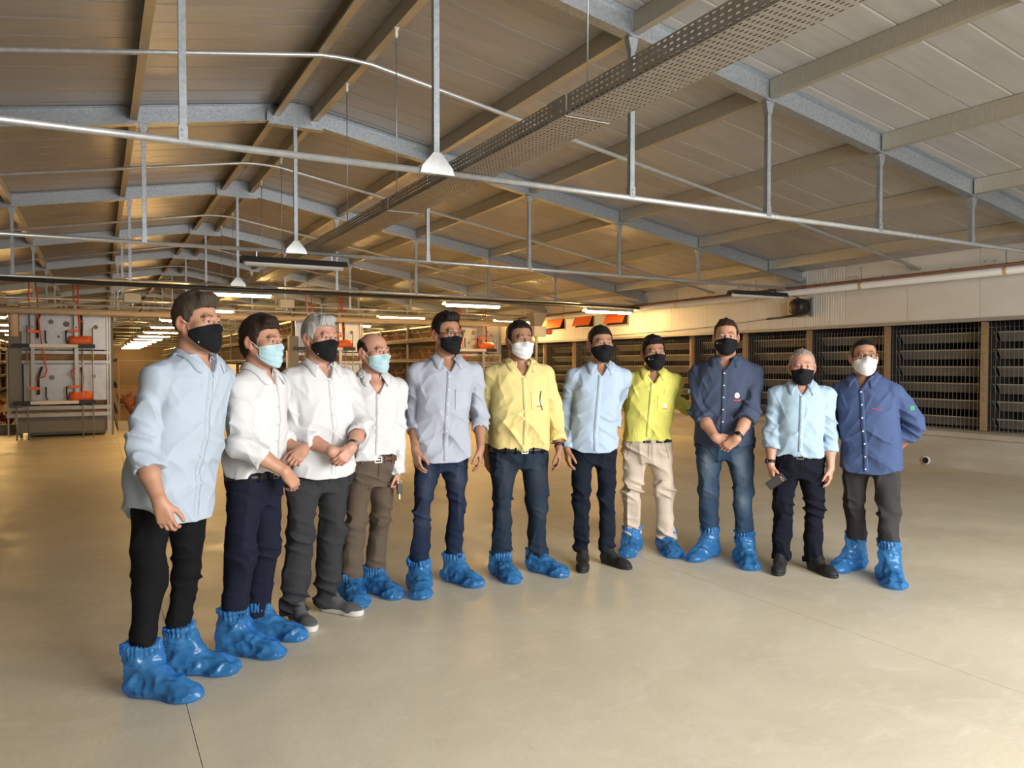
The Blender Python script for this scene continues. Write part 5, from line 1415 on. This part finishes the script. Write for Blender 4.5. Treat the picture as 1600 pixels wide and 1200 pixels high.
            b.build('watch_case', mat('watch_' + sp['arm' + key]['watch'], {'black': (.015, .015, .018), 'steel': (.35, .35, .36)}[sp['arm' + key]['watch']], .2, .6), wo)
    def world_of(p): return Rw @ np.asarray(p, float) + loc
    return dict(root=root, arms=arms, world=world_of, Rw=Rw, toL=toL)
def headC(c): return np.asarray(c, float)
# ------------------------------------------------------------------ the eleven men, from the near end of the row
HANG_L = dict(f=(-.05, -.16, -1), palm=(-1, .25, 0)); HANG_R = dict(f=(.05, -.16, -1), palm=(1, .25, 0))
LB = (.39, .455, .545); WHITE = (.60, .60, .615)
CAST = [
 dict(label='man in untucked light blue shirt, black jeans and black mask', H=1.83, feet=((240, 1085), (298, 1050)), head_u=308, belt_u=267, turn=42, head_turn=46, head_pitch=2, foot_turn=(48, 62),
      w=1.10, sh=.95, belly=.035, seed=1, res=.0062, skin='light', jaw=1.08, neck=.062, stubble=.55, hair=dict(c='grey_brown', top=.026, side=.005, quiff=.012, rough=.004), mask=dict(kind='cloth', c='black', logo='mark'),
      shirt=dict(name='sky', col=LB, label='light blue untucked shirt with rolled sleeves', hem=.425, tail=.085, fit=1.06, vneck=.800),
      trousers=dict(name='black', col=(.008, .008, .009), label='black slim jeans', leg=.95, ankle=.046, hem=.12), cover=('tall', 'tall'),
      armR=dict(px=(250, 785), y=-.19, cuff=.34, f=(.10, -.30, -1), palm=(.85, .5, 0), curl=(26, 38, 26)), armL=dict(at=(.10, .20, .95), cuff=.4, pole=(.05, 1, .1), f=(-.5, .1, -.8), palm=(0, 1, 0))),
 dict(label='dark haired man in white shirt and navy trousers, arms folded low', H=1.755, feet=((379, 1021), (418, 994)), head_u=409, belt_u=401, turn=52, head_turn=50, foot_turn=(55, 54),
      w=.94, sh=.86, belly=.015, seed=2, res=.0062, skin='light', stubble=.25, hair=dict(c='brown', top=.026, side=.010, back=True, quiff=.006, part=-1, freq=.8), mask=dict(kind='surgical', c='blue', trim=True),
      shirt=dict(name='white', col=WHITE, label='white tucked shirt with rolled sleeves', tuck=True, fit=1.05),
      trousers=dict(name='navy', col=(.012, .014, .028), label='dark navy trousers', leg=1.06, ankle=.058, hem=.13), cover=('tall', 'mid'),
      armR=dict(px=(447, 738), y=-.27, cuff=.42, f=(.55, -.25, -.80), palm=(.3, .9, -.3), curl=(32, 42, 28), pole=(-.8, .5, -.3)), armL=dict(px=(474, 702), y=-.22, cuff=.5, f=(-.85, -.1, -.45), palm=(-.2, .5, -.85), curl=(40, 50, 30), pole=(.1, .5, -1))),
 dict(label='white haired man in untucked white shirt with clasped hands', H=1.79, feet=((468, 974), (523, 956)), head_u=500, belt_u=501, turn=28, head_turn=38, foot_turn=(22, 50), shoes='sneaker',
      w=1.05, sh=.93, belly=.04, seed=3, res=.0064, skin='pink', stubble=.1, neck=.058, hair=dict(c='silver', top=.022, side=.007, quiff=.006, rough=.004), brow=.5, mask=dict(kind='cloth', c='black', logo='mark'),
      shirt=dict(name='white', col=WHITE, label='untucked white shirt with rolled sleeves', hem=.470, tail=.02, fit=1.06),
      trousers=dict(name='charcoal', col=(.035, .036, .040), label='charcoal grey checked trousers', leg=1.10, ankle=.066, hem=.045, folds=1.2),
      armR=dict(px=(520, 706), y=-.27, cuff=.42, f=(.85, -.05, -.5), palm=(-.1, .9, .1), curl=(30, 40, 26), pole=(-.25, .5, -.9)), armL=dict(px=(549, 700), y=-.30, cuff=.40, f=(-.72, -.05, -.70), palm=(.0, .95, -.1), curl=(28, 40, 28), pole=(.9, .4, -.3), watch='steel')),
 dict(label='balding man in tucked white shirt and brown trousers', H=1.715, feet=((551, 936), (593, 925)), head_u=584, belt_u=583, turn=16, head_turn=40, foot_turn=(12, 28),
      w=.92, seed=4, skin='pink', stubble=.2, hair=dict(c='brown', top=.004, side=.004, bald=True, recede=1.0), mask=dict(kind='surgical', c='blue', trim=True),
      shirt=dict(name='white', col=WHITE, label='tucked white shirt with long sleeves', tuck=True, vneck=.765, button='grey', fit=.95),
      trousers=dict(name='brown', col=(.105, .080, .058), label='brown chinos', leg=.98, ankle=.054, hem=.10, belt='brown'), cover=('low', 'low'),
      armR=dict(at=(-.19, .06, .82), cuff=.95, **HANG_R), armL=dict(px=(621, 742), y=-.05, pole=(-.1, 1, 0), cuff=.95, curl=(45, 60, 40), **HANG_L)),
 dict(label='tall man with glasses in grey blue shirt and blue jeans', H=1.84, feet=((655, 922), (716, 908)), head_u=698, belt_u=690, turn=12, head_turn=34, foot_turn=(2, 36),
      w=1.0, seed=5, skin='tan', stubble=.35, hair=dict(c='dark', top=.028, side=.006, quiff=.016, recede=.3), glasses='dark', mask=dict(kind='surgical', c='black'),
      shirt=dict(name='mist', col=(.37, .40, .47), label='grey blue untucked shirt with rolled sleeves', hem=.462, tail=.03, pocket=True, vneck=.79),
      trousers=dict(name='indigo', col=(.008, .016, .038), label='dark blue slim jeans', kind='jeans', fade=.35, leg=.94, ankle=.046, hem=.11), cover=('mid', 'mid'),
      armR=dict(px=(649, 703), y=-.10, pole=(.15, 1, 0), cuff=.38, f=(.10, -.22, -1), palm=(.9, .4, 0)), armL=dict(px=(751, 700), y=-.06, cuff=.40, f=(-.05, -.16, -1), palm=(-.9, .4, 0))),
 dict(label='stout man in pale yellow shirt, jeans and white mask', H=1.81, feet=((787, 900), (848, 893)), head_u=812, belt_u=812, turn=14, head_turn=24, foot_turn=(20, 42), waist=.505,
      w=1.12, belly=.05, seed=6, skin='olive', neck=.062, jaw=1.1, hair=dict(c='dark', top=.014, side=.007, recede=.35, back=True), mask=dict(kind='surgical', c='white'),
      shirt=dict(name='butter', col=(.66, .545, .23), label='pale yellow tucked shirt with chest pocket', tuck=True, pocket=True, emblem='pen', vneck=.785, fit=1.06),
      trousers=dict(name='denim', col=(.011, .021, .036), label='dark blue straight jeans', kind='jeans', fade=.18, leg=1.08, ankle=.060, hem=.11), cover=('low', 'low'),
      armR=dict(px=(760, 715), y=.12, pole=(.1, 1, 0), cuff=.62, **HANG_R), armL=dict(px=(874, 702), y=-.06, cuff=.70, watch='black', **HANG_L)),
 dict(label='man in untucked sky blue shirt, navy trousers and black boots', H=1.79, feet=((910, 885), (955, 882)), head_u=938, belt_u=928, turn=6, head_turn=20, foot_turn=(0, 42), shoes='boot',
      w=.97, seed=7, skin='tan', stubble=.3, hair=dict(c='dark', top=.010, side=.004, rough=.002), mask=dict(kind='cloth', c='black'),
      shirt=dict(name='azure', col=(.38, .48, .62), label='sky blue untucked shirt with dark collar edge', hem=.478, tail=.03, fit=.96),
      trousers=dict(name='ink', col=(.010, .014, .024), label='dark navy slim trousers', leg=.92, ankle=.046, hem=.11),
      armR=dict(px=(886, 702), y=-.04, cuff=.88, **HANG_R), armL=dict(at=(.13, .19, .98), cuff=.75, pole=(.05, 1, 0), **HANG_L)),
 dict(label='bearded man in bright yellow shirt and beige trousers', H=1.73, feet=((985, 862), (1044, 862)), head_u=1021, belt_u=1012, turn=2, head_turn=16, head_roll=-3, foot_turn=(-8, 10),
      w=1.04, belly=.02, seed=8, skin='tan', stubble=1.1, hair=dict(c='black', top=.022, side=.008, quiff=.006), mask=dict(kind='cloth', c='black', logo='egg'),
      shirt=dict(name='lemon', col=(.67, .635, .15), label='bright yellow tucked shirt with logo pocket', tuck=True, pocket=True, emblem='pocket_logo', button='white', vneck=.785),
      trousers=dict(name='beige', col=(.56, .47, .38), label='wrinkled beige chinos', leg=1.08, ankle=.060, hem=.12, folds=1.5), cover=('mid', 'low'),
      armR=dict(at=(-.08, .25, .96), cuff=.6, pole=(-.15, 1, -.2), f=(.6, .1, -.6), palm=(.3, -.9, 0)), armL=dict(at=(.40, .36, 1.08), cuff=.6, pole=(.1, .9, -.6), f=(.6, .2, -.5), palm=(-.3, -.9, 0), nocuff=False)),
 dict(label='large man in dark blue shirt with egg emblem and faded jeans', H=1.845, feet=((1103, 870), (1165, 880)), head_u=1134, belt_u=1132, turn=-3, head_turn=2, foot_turn=(-30, 8), shz=.776,
      w=1.16, belly=.03, seed=9, skin='light', stubble=.8, jaw=1.1, neck=.064, hair=dict(c='brown', top=.016, side=.005, recede=.35), mask=dict(kind='cloth', c='black', logo='egg'), arm_thick=1.08,
      shirt=dict(name='slate', col=(.052, .068, .115), label='dark blue untucked shirt with egg emblem', hem=.480, tail=.02, emblem='egg', button='white', flag=-1, flagcol='white', fit=1.06),
      trousers=dict(name='washed', col=(.022, .046, .085), label='faded blue jeans', kind='jeans', fade=.6, leg=1.06, ankle=.056, hem=.13), cover=('tall', 'tall'),
      armR=dict(px=(1118, 683), y=-.28, cuff=.26, f=(.80, -.1, -.45), palm=(-.1, .9, 0), curl=(28, 38, 26), pole=(-.9, .35, -.4)), armL=dict(px=(1150, 686), y=-.31, cuff=.26, f=(-.72, -.05, -.60), palm=(.1, .95, -.1), curl=(30, 40, 28), pole=(.9, .35, -.4), watch='black')),
 dict(label='short grey haired man in light blue shirt holding a phone', H=1.62, feet=((1218, 890), (1278, 893)), head_u=1253, belt_u=1250, turn=3, head_turn=4, foot_turn=(-4, 34), shoes='boot',
      w=.98, belly=.02, seed=10, skin='pink', stubble=.05, brow=.5, hair=dict(c='salt', top=.004, side=.005, recede=.5, rough=.0025), mask=dict(kind='surgical', c='black'),
      shirt=dict(name='pale', col=(.35, .475, .59), label='light blue tucked shirt with rolled sleeves', tuck=True, button='white'),
      trousers=dict(name='midnight', col=(.008, .009, .016), label='dark navy dress trousers', leg=1.06, ankle=.062, hem=.07),
      armR=dict(px=(1204, 730), y=-.08, cuff=.36, f=(.16, -.22, -1), palm=(.9, .35, 0), curl=(34, 48, 30), watch='black'), armL=dict(px=(1298, 732), y=-.03, cuff=.42, **HANG_L)),
 dict(label='man with glasses in blue shirt and white respirator, hands behind his back', H=1.685, feet=((1330, 888), (1391, 908)), head_u=1350, belt_u=1362, turn=-14, head_turn=10, head_pitch=7, shz=.776, foot_turn=(-32, 8),
      w=1.12, belly=.03, seed=11, skin='tan', neck=.060, hair=dict(c='black', top=.008, side=.003, recede=.35, rough=.0015), glasses='tortoise', mask=dict(kind='respirator', c='white'),
      shirt=dict(name='cobalt', col=(.055, .085, .185), label='blue untucked shirt with white buttons', hem=.435, tail=.03, emblem='red_text', button='white', flag=1, flagcol='green', fit=1.08),
      trousers=dict(name='smoke', col=(.042, .040, .042), label='dark grey trousers', leg=1.04, ankle=.054, hem=.18), cover=('high', 'high'),
      armR=dict(at=(-.10, .20, .88), cuff=.5, pole=(-.9, .4, -.2), f=(.8, .1, -.4), palm=(0, 1, 0)), armL=dict(at=(.13, .21, .88), cuff=.4, pole=(.95, .3, -.2), f=(-.8, .1, -.4), palm=(0, 1, 0))),
]
_only = None; DEBUG = False
MEN = []
for i_, sp in enumerate(CAST):
    if _only and i_ not in _only: MEN.append(None); continue
    MEN.append(build_person(sp))
    if DEBUG: print('MAN', i_ + 1, {k: (np.round(a['E'], 2).tolist(), np.round(a['W'], 2).tolist()) for k, a in MEN[-1]['arms'].items()})
# ------------------------------------------------------------------ things held in hands
a = MEN[9]['arms'][-1]; W = np.array(a['W']); Rw9 = MEN[9]['Rw']
c = MEN[9]['world'](W + np.array([.035, -.05, -.105]))
ph = empty('phone', c); ph.rotation_euler = (math.radians(14), math.radians(52), math.atan2(Rw9[1, 0], Rw9[0, 0]) + .35); ph.scale = (.88,) * 3; tag(ph, 'black smartphone held in the hand of the short man', 'phone')
o = MB().box(-.038, .038, -.004, .004, -.078, .078).build('case', m_black, ph); md = o.modifiers.new('bevel', 'BEVEL'); md.width = .0035; md.segments = 3
MB().box(.002, .032, -.0062, -.004, .036, .068).build('camera_block', mat('phone_glass', (.03, .035, .03), .15), ph)
for dx, dz in ((.010, .060), (.024, .052), (.010, .044)): MB().lathe([(.0058, -.0085), (.0058, -.006)], (dx, 0, dz), 12, 'Y').build('lens', mat('lens_rim', (.25, .24, .2), .3, .8), ph)
a = MEN[3]['arms'][1]; W = np.array(a['W']); c = MEN[3]['world'](W + np.array([-.005, -.055, -.105]))
ky = empty('car_keys', c); tag(ky, 'black car key on a small ring in the hand of the balding man', 'keys')
o = MB().box(-.018, .018, -.007, .007, -.036, .030).build('fob', m_black, ky); md = o.modifiers.new('bevel', 'BEVEL'); md.width = .005; md.segments = 3
MB().tube([(.014 * math.cos(t), 0, .040 + .014 * math.sin(t)) for t in np.linspace(0, 2 * math.pi, 14)[:-1]], .0018, 6, closed=True).build('ring', m_galv, ky, True)
MB().bar((0, 0, -.036), (0, 0, -.070), .008, .003, (0, 1, 0)).build('blade', m_galv, ky)
